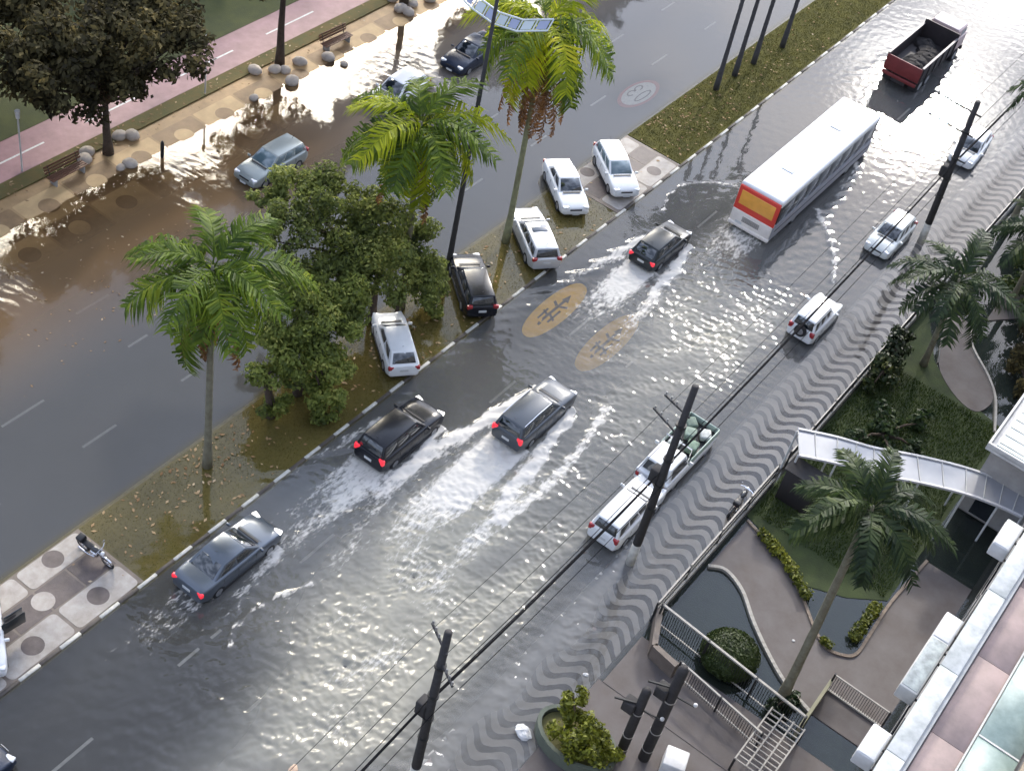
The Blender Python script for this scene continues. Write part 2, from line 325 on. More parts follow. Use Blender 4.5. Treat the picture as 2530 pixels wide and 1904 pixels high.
# median mosaic crossings
def roundrect(x0, x1, y0, y1, r, n=4):
    p = []
    for cx, cy, a0 in ((x1 - r, y1 - r, 0), (x0 + r, y1 - r, 90), (x0 + r, y0 + r, 180), (x1 - r, y0 + r, 270)):
        for i in range(n + 1):
            a = R(a0 + 90 * i / n); p.append((cx + r * math.cos(a), cy + r * math.sin(a)))
    return p
def circ(x, y, r, n=24): return [(x + r * math.cos(2 * math.pi * i / n), y + r * math.sin(2 * math.pi * i / n)) for i in range(n)]
def mosaic(name, x0, x1, ph, zt=.165):
    base = slab(name, x0, x1, 26.1 + KW + .002, 30.24 - KW - .002, .03, zt, m_stone_g); P = 3.22
    k0 = int(math.floor((x0 - ph) / P)); k1 = int(math.ceil((x1 - ph) / P))
    for k in range(k0, k1):
        a = max(ph + k * P + .07, x0 + .03); c = min(ph + (k + 1) * P - .07, x1 - .03)
        if c - a < .5: continue
        for y0, y1, cy in ((26.32, 27.62, 27.0), (28.95, 30.03, 29.6)):
            o = MB().prism(roundrect(a, c, y0, y1, .22), zt - .01, zt + .012).build('paving_panel', m_stone_l, base)
            cx = ph + k * P + P * .5
            if a + .5 < cx < c - .5: MB().prism(circ(cx, cy, .44), zt, zt + .016).build('paving_disc', m_stone_d, base)
        mid = ph + (k + .5) * P
        for u0, u1 in ((ph + k * P, mid), (mid, ph + (k + 1) * P)):
            u0 = max(u0 + .05, x0 + .03); u1 = min(u1 - .05, x1 - .03)
            if u1 - u0 > .4: MB().prism([(u0, 27.70), (u1, 27.70), (u1, 28.87), (u0, 28.87)], zt - .01, zt + .008).build('paving_panel', m_stone_d, base)
        if x0 + .6 < ph + k * P < x1 - .6: MB().prism(circ(ph + k * P, 28.3, .46), zt, zt + .013).build('paving_disc', m_stone_l, base)
mosaic('median_crossing', 14.0, 24.2, 20.88)
mosaic('median_crossing', 59.4, 66.2, 59.6)
# promenade: gently rising paved strip with square mosaic, then planting strip, cycle path, park lawn
pv = MB(); pv.add([(XA, 43.0, .04), (XB, 43.0, .04), (XB, 47.0, .16), (XA, 47.0, .16), (XA, 49.0, .22), (XB, 49.0, .22)], [(0, 1, 2, 3), (3, 2, 5, 4)])
prom = pv.build('promenade', m_prom); prom['kind'] = 'structure'
slab('promenade_kerb', XA, XB, 42.85, 42.995, -.03, .07, m_conc)
def pz(y): return .04 + (y - 43.0) / 4 * .12 if y < 47 else .16 + (y - 47) * .03
def drape(poly, dz): return [(x, y, pz(y) + dz) for x, y in poly]
P2 = 3.1
for i in range(int((84 - 26) / P2)):
    for j in range(2):
        xa = 26.2 + i * P2; ya = 43.35 + j * 2.2; light = (i + j) % 2 == 0
        q = roundrect(xa + .07, xa + P2 - .07, ya + .05, ya + 2.15, .1, 2)
        MB().add(drape(q, .006), [tuple(range(len(q)))]).build('paving_panel', m_prom_l if light else m_prom_d, prom)
        q = circ(xa + P2 / 2, ya + 1.1, .55, 18)
        MB().add(drape(q, .011), [tuple(range(len(q)))]).build('paving_disc', m_prom_d if light else m_prom_l, prom)
slab('planting_strip', XA, XB, 48.45, 49.4, -.03, .29, mat('strip_soil', (.14, .10, .03), .9, nscale=1.5, col2=(.09, .09, .03), bump=.6, bscale=15))
slab('cycle_path', XA, XB, 49.4, 52.1, -.03, .30, m_pink)
slab('park_lawn', XA, XB, 52.1, 160, -.03, .32, m_green)
for a in range(10):
    xa = 22 + a * 7.0; o = MB().quad((xa, 50.62, .304), (xa + 4.2, 50.62, .304), (xa + 4.2, 50.74, .304), (xa, 50.74, .304)).build('path_line', m_paintw); o['kind'] = 'structure'
slab('beach_sand', XA, XB, 160, 260, -.03, .2, mat('sand', (.35, .29, .21), .9, nscale=.5))
# ------------------------------------------------------------------ flood water: one real rippled surface
MOV = [(27.3, 24.4, 4.6, 1.75, .35), (37.6, 24.0, 4.6, 1.85, .8), (43.0, 20.3, 4.7, 1.85, 1.9), (58.4, 22.8, 4.3, 1.75, 1.25), (70.0, 20.2, 13.0, 2.7, .6), (89.5, 20.9, 8.2, 2.6, .18)]
xs = np.concatenate([np.arange(-20, 14, 2.0), np.arange(14, 22, .12), np.arange(22, 62, .06), np.arange(62, 112, .14), np.arange(112, 192, 4.0)])
ys = np.concatenate([np.arange(-8, 9.6, .3), np.arange(9.6, 26.3, .065), np.arange(26.3, 31, .2), np.arange(31, 48.4, .16)])
X, Y = np.meshgrid(xs, ys, indexing='ij')
def gb(cx, cy, sx_, sy_): return np.exp(-((X - cx) / sx_) ** 2 - ((Y - cy) / sy_) ** 2)
turb = 1.0 * gb(29.5, 18.6, 6.5, 3.0) + .9 * gb(36.5, 18.6, 5.0, 2.6) + .85 * gb(54, 18.3, 5.5, 2.6) + .75 * gb(26, 15.6, 6.5, 2.4) + .75 * gb(56, 15.9, 4.2, 1.2) + .7 * gb(33, 15.0, 8, 1.1) + .05 * gb(81, 20, 4, 1.6) + .14 * gb(66, 16, 6, 1.6) + .45 * gb(46, 17, 6, 2.2) + .45 * gb(22, 18, 4, 2.2)
glint_l = .45 * gb(33, 43.2, 4, 1.2) + .45 * gb(45, 43.2, 3.5, 1.2) + .3 * gb(62, 43.5, 4, 1.2)
wake = np.zeros_like(X); foam = np.zeros_like(X); ridge = np.zeros_like(X)
for (cx, cy, L, Wd, st_) in MOV:
    fx = cx + L * .42 - X; dy = np.abs(Y - cy); on = (fx > 0)
    wig = .25 * np.sin(X * 1.7 + cy) * np.sin(Y * 2.3) + .12 * np.sin(X * 4.1 + Y * 3.0)
    edge = Wd * .52 + .17 * np.maximum(fx, 0) * (1 - .012 * np.maximum(fx, 0))
    rd = np.exp(-((dy - edge + wig * .5) / (.22 + .035 * np.maximum(fx, 0))) ** 2) * np.exp(-np.maximum(fx, 0) / 6.5) * on
    cen = np.exp(-(dy / (Wd * .5 + .06 * np.maximum(fx - L, 0))) ** 4) * np.exp(-np.maximum(fx - L, 0) / 4.2) * (fx > L * .8)
    ridge += st_ * rd; wake += st_ * cen
    foam += st_ * (.95 * rd + .85 * cen)
def sm(v, a, b):
    u_ = np.clip((v - a) / (b - a), 0, 1); return u_ * u_ * (3 - 2 * u_)
for pl, wd_, st_ in (([(61.6, 24.6), (63.2, 25.2), (64.8, 25.1), (66.2, 24.1), (67.2, 22.9)], .14, .55), ([(69.0, 18.4), (67.6, 16.9), (65.6, 15.4), (63.8, 14.6)], .22, .6), ([(24.0, 21.4), (24.9, 22.1), (26.1, 22.2), (27.4, 21.9), (28.7, 21.4)], .10, .55), ([(46.2, 18.2), (43.0, 17.6), (40.0, 17.4), (37.0, 17.6)], .3, .7)):
    dm = np.full(X.shape, 9.0)
    for (ax, ay), (bx, by) in zip(pl[:-1], pl[1:]):
        tt = np.clip(((X - ax) * (bx - ax) + (Y - ay) * (by - ay)) / ((bx - ax) ** 2 + (by - ay) ** 2), 0, 1); dm = np.minimum(dm, np.hypot(X - ax - tt * (bx - ax), Y - ay - tt * (by - ay)))
    dm = dm + .06 * np.sin(X * 6 + Y * 3); gl_m = np.exp(-(dm / wd_) ** 2); ridge += st_ * .6 * gl_m; foam += st_ * .75 * gl_m
wk = np.clip(wake, 0, 1.6); patch = .5 + .5 * np.sin(X * .9 + 2 * np.sin(Y * .7)) * np.sin(Y * 1.3 + 1.5 * np.sin(X * .5))
A = .0004 + .0006 * sm(Y, 12, 14) * (1 - sm(X, 58, 66)) * (1 - sm(Y, 22, 24)) + .0080 * np.clip(turb, 0, 1.2) * (.12 + 1.15 * patch) + .0050 * wk + .0030 * np.clip(ridge, 0, 1) + .0012 * glint_l
A += .0022 * (1 - sm(X, 38, 46)) * (1 - sm(Y, 13, 15)) * patch; A *= 1 - .6 * sm(Y, 30, 32) * (glint_l < .05); A *= .15 + .85 * sm(Y, 9.3, 10.3); A *= 1 - .85 * sm(Y, 25.9, 26.3) * (1 - sm(Y, 30, 30.6))
Hs = np.zeros_like(X); Hl = np.zeros_like(X)
for i in range(60):
    lam = npr.uniform(.17, .55); th = npr.normal(R(35), .8); kx, ky = 2 * math.pi / lam * math.cos(th), 2 * math.pi / lam * math.sin(th)
    wob = 1.2 * np.sin(.6 * X * npr.uniform(.5, 1.5) + npr.uniform(0, 6)) + 1.2 * np.sin(.8 * Y * npr.uniform(.5, 1.5) + npr.uniform(0, 6))
    Hs += lam * (.75 - 1.6 * np.abs(np.sin(.5 * (kx * X + ky * Y + npr.uniform(0, 6.28) + wob))))
for i in range(22):
    lam = npr.uniform(.5, 1.15); th = npr.normal(R(30), 1.0); kx, ky = 2 * math.pi / lam * math.cos(th), 2 * math.pi / lam * math.sin(th)
    Hl += lam * np.sin(kx * X + ky * Y + npr.uniform(0, 6.28) + 1.5 * np.sin(.5 * X + npr.uniform(0, 6)) + 1.5 * np.sin(.6 * Y + npr.uniform(0, 6)))
H = A * (Hs * 1.2 + Hl * .55) + .085 * ridge * (1 + .5 * np.sin(X * 5 + Y * 7)) + .02 * wk
ixf = ((X - 14) % 1 >= 0)
nx, ny = X.shape
V = np.stack([X, Y, ZW + H], -1).reshape(-1, 3)
I = np.arange(nx * ny).reshape(nx, ny); F = np.stack([I[:-1, :-1], I[1:, :-1], I[1:, 1:], I[:-1, 1:]], -1).reshape(-1, 4)
mw = bpy.data.materials.new('flood_water'); mw.use_nodes = True; t = mw.node_tree; t.nodes.clear(); o_ = t.nodes.new('ShaderNodeOutputMaterial')
def TN(tp, **kw):
    n = t.nodes.new(tp)
    for k, v in kw.items(): setattr(n, k, v)
    return n
at = TN('ShaderNodeAttribute', attribute_name='murk'); af = TN('ShaderNodeAttribute', attribute_name='foam')
g = TN('ShaderNodeNewGeometry'); n1 = TN('ShaderNodeTexNoise'); n1.inputs['Scale'].default_value = 5.5; n1.inputs['Detail'].default_value = 4; t.links.new(g.outputs['Position'], n1.inputs['Vector'])
bp = TN('ShaderNodeBump'); bp.inputs['Strength'].default_value = .06; bp.inputs['Distance'].default_value = .02; t.links.new(n1.outputs[0], bp.inputs['Height'])
dif = TN('ShaderNodeBsdfDiffuse'); t.links.new(at.outputs['Color'], dif.inputs['Color'])
trp = TN('ShaderNodeBsdfTransparent'); trp.inputs['Color'].default_value = (.92, .88, .80, 1)
mxa = TN('ShaderNodeMixShader'); t.links.new(at.outputs['Alpha'], mxa.inputs[0]); t.links.new(trp.outputs[0], mxa.inputs[1]); t.links.new(dif.outputs[0], mxa.inputs[2])
gl = TN('ShaderNodeBsdfGlossy'); gl.inputs['Roughness'].default_value = .035; t.links.new(bp.outputs[0], gl.inputs['Normal'])
fr = TN('ShaderNodeFresnel'); fr.inputs['IOR'].default_value = 1.45; t.links.new(bp.outputs[0], fr.inputs['Normal'])
mxb = TN('ShaderNodeMixShader'); t.links.new(fr.outputs[0], mxb.inputs[0]); t.links.new(mxa.outputs[0], mxb.inputs[1]); t.links.new(gl.outputs[0], mxb.inputs[2])
fo = TN('ShaderNodeBsdfDiffuse'); fo.inputs['Color'].default_value = (.70, .67, .62, 1)
n2 = TN('ShaderNodeTexNoise'); n2.inputs['Scale'].default_value = 4.6; n2.inputs['Detail'].default_value = 7; n2.inputs['Roughness'].default_value = .68
mp = TN('ShaderNodeMapping'); mp.inputs['Scale'].default_value = (.55, 1.35, 1); t.links.new(g.outputs['Position'], mp.inputs[0]); t.links.new(mp.outputs[0], n2.inputs['Vector'])
fm = TN('ShaderNodeMath', operation='ADD'); t.links.new(af.outputs['Fac'], fm.inputs[0]); t.links.new(n2.outputs[0], fm.inputs[1])
fr2 = TN('ShaderNodeMapRange', interpolation_type='SMOOTHSTEP'); t.links.new(fm.outputs[0], fr2.inputs[0]); fr2.inputs[1].default_value = .74; fr2.inputs[2].default_value = 1.02; fr2.inputs[4].default_value = .85
mxc = TN('ShaderNodeMixShader'); t.links.new(fr2.outputs[0], mxc.inputs[0]); t.links.new(mxb.outputs[0], mxc.inputs[1]); t.links.new(fo.outputs[0], mxc.inputs[2])
t.links.new(mxc.outputs[0], o_.inputs['Surface'])
water = npmesh('water', V, F, mw, smooth=True); water['kind'] = 'structure'
def lerp(a, bb, m): return a[None, None, :] * (1 - m[..., None]) + bb[None, None, :] * m[..., None]
grey = np.array([.180, .180, .178]); tan = np.array([.33, .315, .26]); brown = np.array([.20, .122, .058]); olive = np.array([.215, .17, .055]); pool = np.array([.045, .060, .060])
colr = np.broadcast_to(grey, X.shape + (3,)).copy()
def blend(c, m_):
    global colr
    colr = colr * (1 - m_[..., None]) + c * m_[..., None]
blend(tan, np.clip(turb * 1.0 * (.6 + .5 * patch) + wk * .6 + .4 * ridge, 0, 1)); blend(brown, .95 * sm(Y, 35.5, 42.5) * (1 - .65 * sm(X, 46, 60))); blend(olive, sm(Y, 25.9, 26.2) * (1 - sm(Y, 30.1, 30.5))); blend(np.array([.125, .105, .045]), sm(X, 56, 66) * sm(Y, 25.9, 26.2) * (1 - sm(Y, 30.1, 30.5))); blend(pool, 1 - sm(Y, 9.6, 9.9))
alpha = .38 + .48 * np.clip(turb * (.6 + .5 * patch) + wk * .8 + .5 * ridge, 0, 1)
def ablend(v, m_):
    global alpha
    alpha = alpha * (1 - m_) + v * m_
ablend(.30 + .45 * sm(Y, 35.5, 42), sm(Y, 30, 30.5)); ablend(.48 - .16 * patch, sm(Y, 25.95, 26.2) * (1 - sm(Y, 30, 30.4))); ablend(np.clip(.04 + .40 * (1 - sm(X, 34, 50)) * (.5 + .8 * patch) + .50 * sm(Y, 11.0, 13.0), 0, .8), 1 - sm(Y, 12.3, 13.5)); ablend(.30, 1 - sm(Y, 9.7, 9.95))
ablend(.12, sm(Y, 43.2, 45.2)); ablend(.06, gb(50.5, 24.2, 4.5, 1.8)); ablend(.08, gb(70.8, 32.2, 2.6, 1.2)); ablend(.28, gb(50.4, 20.9, 3.0, 1.0)); ablend(.16, (1 - sm(X, 22, 29)) * sm(Y, 17.5, 21) * (1 - sm(Y, 25.9, 26.2)))
ca = water.data.attributes.new('murk', 'FLOAT_COLOR', 'POINT'); ca.data.foreach_set('color', np.concatenate([colr, alpha[..., None]], -1).astype(np.float32).ravel())
fa = water.data.attributes.new('foam', 'FLOAT', 'POINT'); fa.data.foreach_set('value', np.clip(foam * .78 + .16 * turb * patch, 0, 1.1).astype(np.float32).ravel())
# ------------------------------------------------------------------ vehicles
WHEEL = {}
def wheel(root, x, y, r=.31, wd=.20):
    key = (r, wd)
    if key not in WHEEL:
        t_ = MB(); n = 20; prof = [(-.5, .62), (-.5, .93), (-.38, 1.0), (.38, 1.0), (.5, .93), (.5, .62)]
        for a in range(n):
            th = 2 * math.pi * a / n
            for py, pr in prof: t_.v.append((math.cos(th) * r * pr, py * wd, math.sin(th) * r * pr))
        k = len(prof)
        for a in range(n):
            for j in range(k - 1): t_.f.append((a * k + j, a * k + j + 1, ((a + 1) % n) * k + j + 1, ((a + 1) % n) * k + j))
        w_ = t_.build('wheel', m_rubber, root, smooth=True)
        rm = MB()
        for s in (-1, 1):
            rm.tube([(0, s * wd * .36, 0), (0, s * wd * .47, 0)], [r * .62, r * .60], 20)
            for q in range(5):
                th = 2 * math.pi * q / 5; rm.box((math.cos(th) * r * .35, s * wd * .49, math.sin(th) * r * .35), (r * .5, .012, r * .13), M=Matrix.Rotation(-th, 3, 'Y'))
        ri = rm.build('rim', m_rim, w_); WHEEL[key] = (w_, ri)
        w_.location = (x, y, r); return w_
    s0, r0 = WHEEL[key]; w_ = inst(s0, root, (x, y, r)); inst(r0, w_); return w_
KIND = {  # top line (fx,z), cabin: rear base, roof rear, roof front, screen base, belt, H
    'hatch': dict(top=[(-.5, .78), (-.49, .90), (-.46, .93), (.22, .93), (.34, .88), (.44, .80), (.485, .70), (.5, .58)], cab=(-.475, -.36, .06, .245), belt=.92, H=1.47),
    'sedan': dict(top=[(-.5, .74), (-.49, .90), (-.46, .96), (-.33, .98), (.20, .92), (.34, .87), (.44, .78), (.485, .68), (.5, .56)], cab=(-.345, -.19, .055, .215), belt=.93, H=1.45),
    'wagon': dict(top=[(-.5, .80), (-.49, .92), (-.46, .95), (.20, .94), (.34, .88), (.44, .80), (.485, .70), (.5, .58)], cab=(-.48, -.425, .04, .215), belt=.93, H=1.47),
    'suv': dict(top=[(-.5, .85), (-.492, 1.0), (-.47, 1.04), (.20, 1.04), (.34, 1.01), (.45, .94), (.488, .82), (.5, .62)], cab=(-.485, -.435, .05, .20), belt=1.03, H=1.70),
}
def car(name, label, x, y, head, pm, kind, L=4.2, W=1.72, z=0.0, H=None, glass=None, brake=False, lit=False, rails=False, sunroof=False, spare=False, plate=True, cat='car', roll=0.0, group=None, cargo=False):
    K = KIND[kind]; gm = glass or m_glass
    root = empty(name, (x, y, z), R(head)); tag(root, label, cat, group)
    Hh = H or K['H']; tops = K['top']; fxs = sorted(set([f for f, _ in tops] + [-.42, -.2, -.05, .1]))
    def zt(f): return float(np.interp(f, [a for a, _ in tops], [b_ for _, b_ in tops]))
    mb = MB(); rows = []
    for f in fxs:
        wf = 1 - .13 * max(0, (abs(f) - .36) / .14) ** 2.2; w_ = W / 2 * wf; zl = .20 + .12 * max(0, (abs(f) - .42) / .08); tz = zt(f)
        half = [(w_ * .86, zl), (w_ * .97, zl + .07), (w_ * 1.0, zl + (tz - zl) * .45), (w_ * .985, zl + (tz - zl) * .72), (w_ * .955, tz - .05), (w_ * .88, tz - .005), (w_ * .5, tz + .018), (0, tz + .024)]
        row = [(f * L, yy, zz) for yy, zz in half] + [(f * L, -yy, zz) for yy, zz in reversed(half[:-1])]
        rows.append(row)
    n = len(rows[0])
    for r_ in rows: mb.v += r_
    for i in range(len(rows) - 1):
        for j in range(n):
            a = i * n + j; b_ = i * n + (j + 1) % n; mb.f.append((a, a + n, b_ + n, b_))
    mb.f.append(tuple(range(n))); mb.f.append(tuple(reversed(range((len(rows) - 1) * n, len(rows) * n))))
    body = mb.build('body', pm, root, smooth=True, bevel=.02)
    # cabin
    c0, c1, c2, c3 = [q * L for q in K['cab']]; bl = K['belt'] - .01; wb = W / 2 * .90; wr = W / 2 * .70
    cr_ = Hh - .05
    B_ = [Vector((c0, -wb * .96, bl)), Vector((c3, -wb * .94, bl)), Vector((c3, wb * .94, bl)), Vector((c0, wb * .96, bl))]
    T_ = [Vector((c1, -wr, cr_ - .015)), Vector((c2, -wr, cr_)), Vector((c2, wr, cr_)), Vector((c1, wr, cr_ - .015))]
    cm = MB(); cm.v = [tuple(q) for q in B_ + T_]
    mid = (c1 + c2) / 2
    cm.v += [(c1, 0, cr_ + .01), (mid, 0, Hh), (c2, 0, cr_ + .015), (mid, -wr * 1.02, cr_ + .012), (mid, wr * 1.02, cr_ + .012)]
    cm.f = [(0, 1, 5, 11, 4), (2, 3, 7, 12, 6), (1, 2, 6, 10, 5), (3, 0, 4, 8, 7), (4, 11, 9, 8), (11, 5, 10, 9), (8, 9, 12, 7), (9, 10, 6, 12)]
    cm.build('cabin', pm, root, bevel=.055, seg=3)
    def panel(nm, q, u0, u1, v0, v1, off=.014, m=gm, par=None):
        q = [Vector(p) for p in q]; nrm = (q[1] - q[0]).cross(q[3] - q[0]).normalized()
        def P(u, v): return q[0] * (1 - u) * (1 - v) + q[1] * u * (1 - v) + q[2] * u * v + q[3] * (1 - u) * v
        a = [P(u0, v0), P(u1, v0), P(u1, v1), P(u0, v1)]; o1 = [p + nrm * off for p in a]; o0 = [p - nrm * .03 for p in a]
        return MB().add(o0 + o1, [(4, 5, 6, 7), (0, 1, 5, 4), (1, 2, 6, 5), (2, 3, 7, 6), (3, 0, 4, 7)]).build(nm, m, par or root, bevel=.008, seg=1)
    panel('windscreen', [B_[1], B_[2], T_[2], T_[1]], .06, .94, .07, .93)
    panel('rear_window', [B_[3], B_[0], T_[0], T_[3]], .09, .91, .14, .90)
    spl = [(.05, .33), (.36, .64), (.67, .93)] if kind in ('suv', 'wagon') else [(.12, .49), (.52, .92)]
    for u0, u1 in spl:
        panel('side_window', [B_[0], B_[1], T_[1], T_[0]], u0, u1, .16, .86)
        panel('side_window', [B_[2], B_[3], T_[3], T_[2]], 1 - u1, 1 - u0, .16, .86)
    for s in (-1, 1):
        for fx in (-.30, .315): wheel(root, fx * L, s * (W / 2 - .10))
        MB().box((L * .465, s * W * .345, .70 if kind != 'suv' else .84), (.22, W * .20, .13), rz=-s * .28).build('headlight', m_headlit if lit else m_head, root, bevel=.03)
        hz = .80 if kind in ('sedan', 'hatch') else .92
        MB().box((-L * .482, s * W * .385, hz), (.16, W * .16, .20 if kind != 'suv' else .30), rz=s * .2).build('tail_light', m_taillit if brake else m_tail, root, bevel=.03)
        mr_ = MB().box((c3 - .12, s * (W / 2 + .06), bl + .06), (.10, .20, .13)).build('wing_mirror', pm, root, bevel=.03)
        MB().box((.06 * L, s * (W / 2 * .985), .74), (.14, .03, .03)).build('door_handle', m_black if pm in (p_black, p_navy) else pm, root)
        for dx in (.145, -.07, -.24): MB().box((dx * L, s * (W / 2 * .985), .60), (.012, .02, .50)).build('door_seam', m_black, root)
        if rails: MB().tube([(c1 + .1, s * wr * .98, Hh - .02), (mid, s * wr * .98, Hh + .05), (c2 - .1, s * wr * .98, Hh)], .018, 6).build('roof_rail', m_chrome, root)
    for s in (-1, 1): MB().box((0, s * (W / 2 * .955), .25), (L * .52, .10, .12)).build('sill', m_black, root, bevel=.02)
    MB().box((L * .485, 0, .42), (.12, W * .80, .20)).build('front_bumper', pm, root, bevel=.05)
    MB().box((-L * .487, 0, .45), (.12, W * .84, .24)).build('rear_bumper', pm, root, bevel=.05)
    MB().box((L * .497, 0, .60), (.03, W * .40, .09)).build('grille', m_black, root)
    if plate:
        MB().box((-L * .503, 0, .68), (.03, .40, .13)).build('number_plate', m_plate, root); MB().box((L * .52, 0, .40), (.02, .40, .12)).build('number_plate', m_plate, root)
    MB().box((c3 + .08, 0, bl + .045), (.10, W * .62, .02)).build('wiper_cowl', m_black, root)
    # bonnet seam
    MB().box((c3 + .20, 0, zt((c3 + .2) / L) + .026), (.012, W * .70, .006)).build('bonnet_seam', m_black, root)
    if sunroof: MB().box((c2 - .55, 0, Hh + .004), (.55, .85, .02)).build('sunroof', m_glass, root, bevel=.02)
    if spare:
        sp = MB().tube([(-L * .5 - .02, 0, .95), (-L * .5 - .20, 0, .95)], [.34, .34], 22).build('spare_wheel', m_rubber, root, bevel=.04)
        MB().tube([(-L * .5 - .20, 0, .95), (-L * .5 - .215, 0, .95)], [.2, .18], 18).build('rim', m_rim, sp)
    MB().tube([(c1 + .25, 0, Hh), (c1 + .05, 0, Hh + .22)], [.012, .006], 5).build('aerial', m_black, root)
    return root
ZR = 0.0; ZM = .125
car('parked_car', 'white hatchback parked nose to the kerb on the patterned median paving', 61.95, 28.25, -128.5, p_white, 'wagon', 4.2, 1.72, ZM + .04, glass=m_glassb)
car('parked_car', 'white saloon on the median grass, nose to the kerb, next to the patterned paving', 58.45, 29.35, -129, p_white, 'sedan', 4.3, 1.70, ZM)
car('parked_car', 'silver estate with dark sunroof parked tail to the kerb beside the leaning palm', 53.5, 27.95, 52, p_silver, 'wagon', 4.6, 1.78, ZM, sunroof=True)
car('parked_car', 'black hatchback parked tail to the kerb near the lamp post', 48.0, 27.9, 50, p_black, 'wagon', 4.4, 1.76, ZM)
car('parked_car', 'white hatchback under the bushy median tree, tail to the kerb', 41.75, 27.85, 52, p_white, 'hatch', 4.0, 1.66, ZM)
wcar = car('parked_car', 'white car cut off by the left edge with its dark door hanging open', 18.15, 28.55, -124, p_white, 'hatch', 4.0, 1.68, ZM + .04)
dr = MB().box((0, 0, 0), (1.0, .07, .62)).build('open_door', p_dgreen, wcar, bevel=.03); dr.location = (.05, 1.22, .80); dr.rotation_euler = (0, 0, R(118))
dw = MB().box((0, 0, 0), (.8, .05, .40)).build('open_door_window', m_glass, wcar, bevel=.03); dw.location = (.05, 1.22, 1.28); dw.rotation_euler = (0, 0, R(118))
car('moving_car', 'slate grey saloon driving along the kerb through shallow water', 27.2, 24.55, 0, p_blue, 'sedan', 4.75, 1.78, ZR, brake=True, lit=True)
bs = car('moving_car', 'black four wheel drive with glowing tail lights close to the median kerb', 37.45, 23.95, 0, p_black, 'suv', 4.5, 1.82, ZR, brake=True, lit=True, spare=False)
car('moving_car', 'dark grey estate car throwing up a wide wake in the middle lane', 43.0, 20.3, 0, p_grey, 'suv', 4.75, 1.82, ZR, brake=True, rails=True, H=1.62)
car('moving_car', 'dark green-black hatchback with red brake lights ahead of the yellow lozenges', 58.4, 22.85, 0, p_dgreen, 'hatch', 4.2, 1.72, ZR, brake=True)
car('moving_car', 'dark blue car with only its front corner in the bottom left of the picture', 13.35, 24.25, 0, p_navy, 'sedan', 4.5, 1.76, ZR)
car('parked_car', 'white small four wheel drive with spare wheel on its tail', 59.6, 13.75, 0, p_white, 'suv', 3.6, 1.62, ZR, spare=True, H=1.66)
car('parked_car', 'white hatchback facing the camera beside the utility pole, on the flooded kerb', 69.6, 13.95, 180, p_pearl, 'wagon', 3.9, 1.66, ZR)
car('parked_car', 'white car farthest along the flooded kerb below the palm fronds', 82.3, 14.2, 184, p_white, 'hatch', 4.1, 1.7, ZR)
car('parked_car', 'white van-like estate behind the pickup, tail towards the camera', 41.1, 13.75, 0, p_white, 'suv', 4.3, 1.66, ZR, H=1.60)
car('parked_car', 'dull silver car on the far carriageway just above the median trees', 47.7, 41.5, 180, paint('dull_silver', (.30, .33, .32), .3, coat=.2), 'wagon', 4.2, 1.7, ZR, glass=m_glassb)
car('parked_car', 'white hatchback on the far carriageway above the palm crown', 58.4, 41.45, 182, p_white, 'hatch', 4.2, 1.74, ZR)
car('parked_car', 'dark blue saloon at the top on the far carriageway', 65.2, 41.2, 182, p_navy, 'sedan', 4.6, 1.78, ZR)
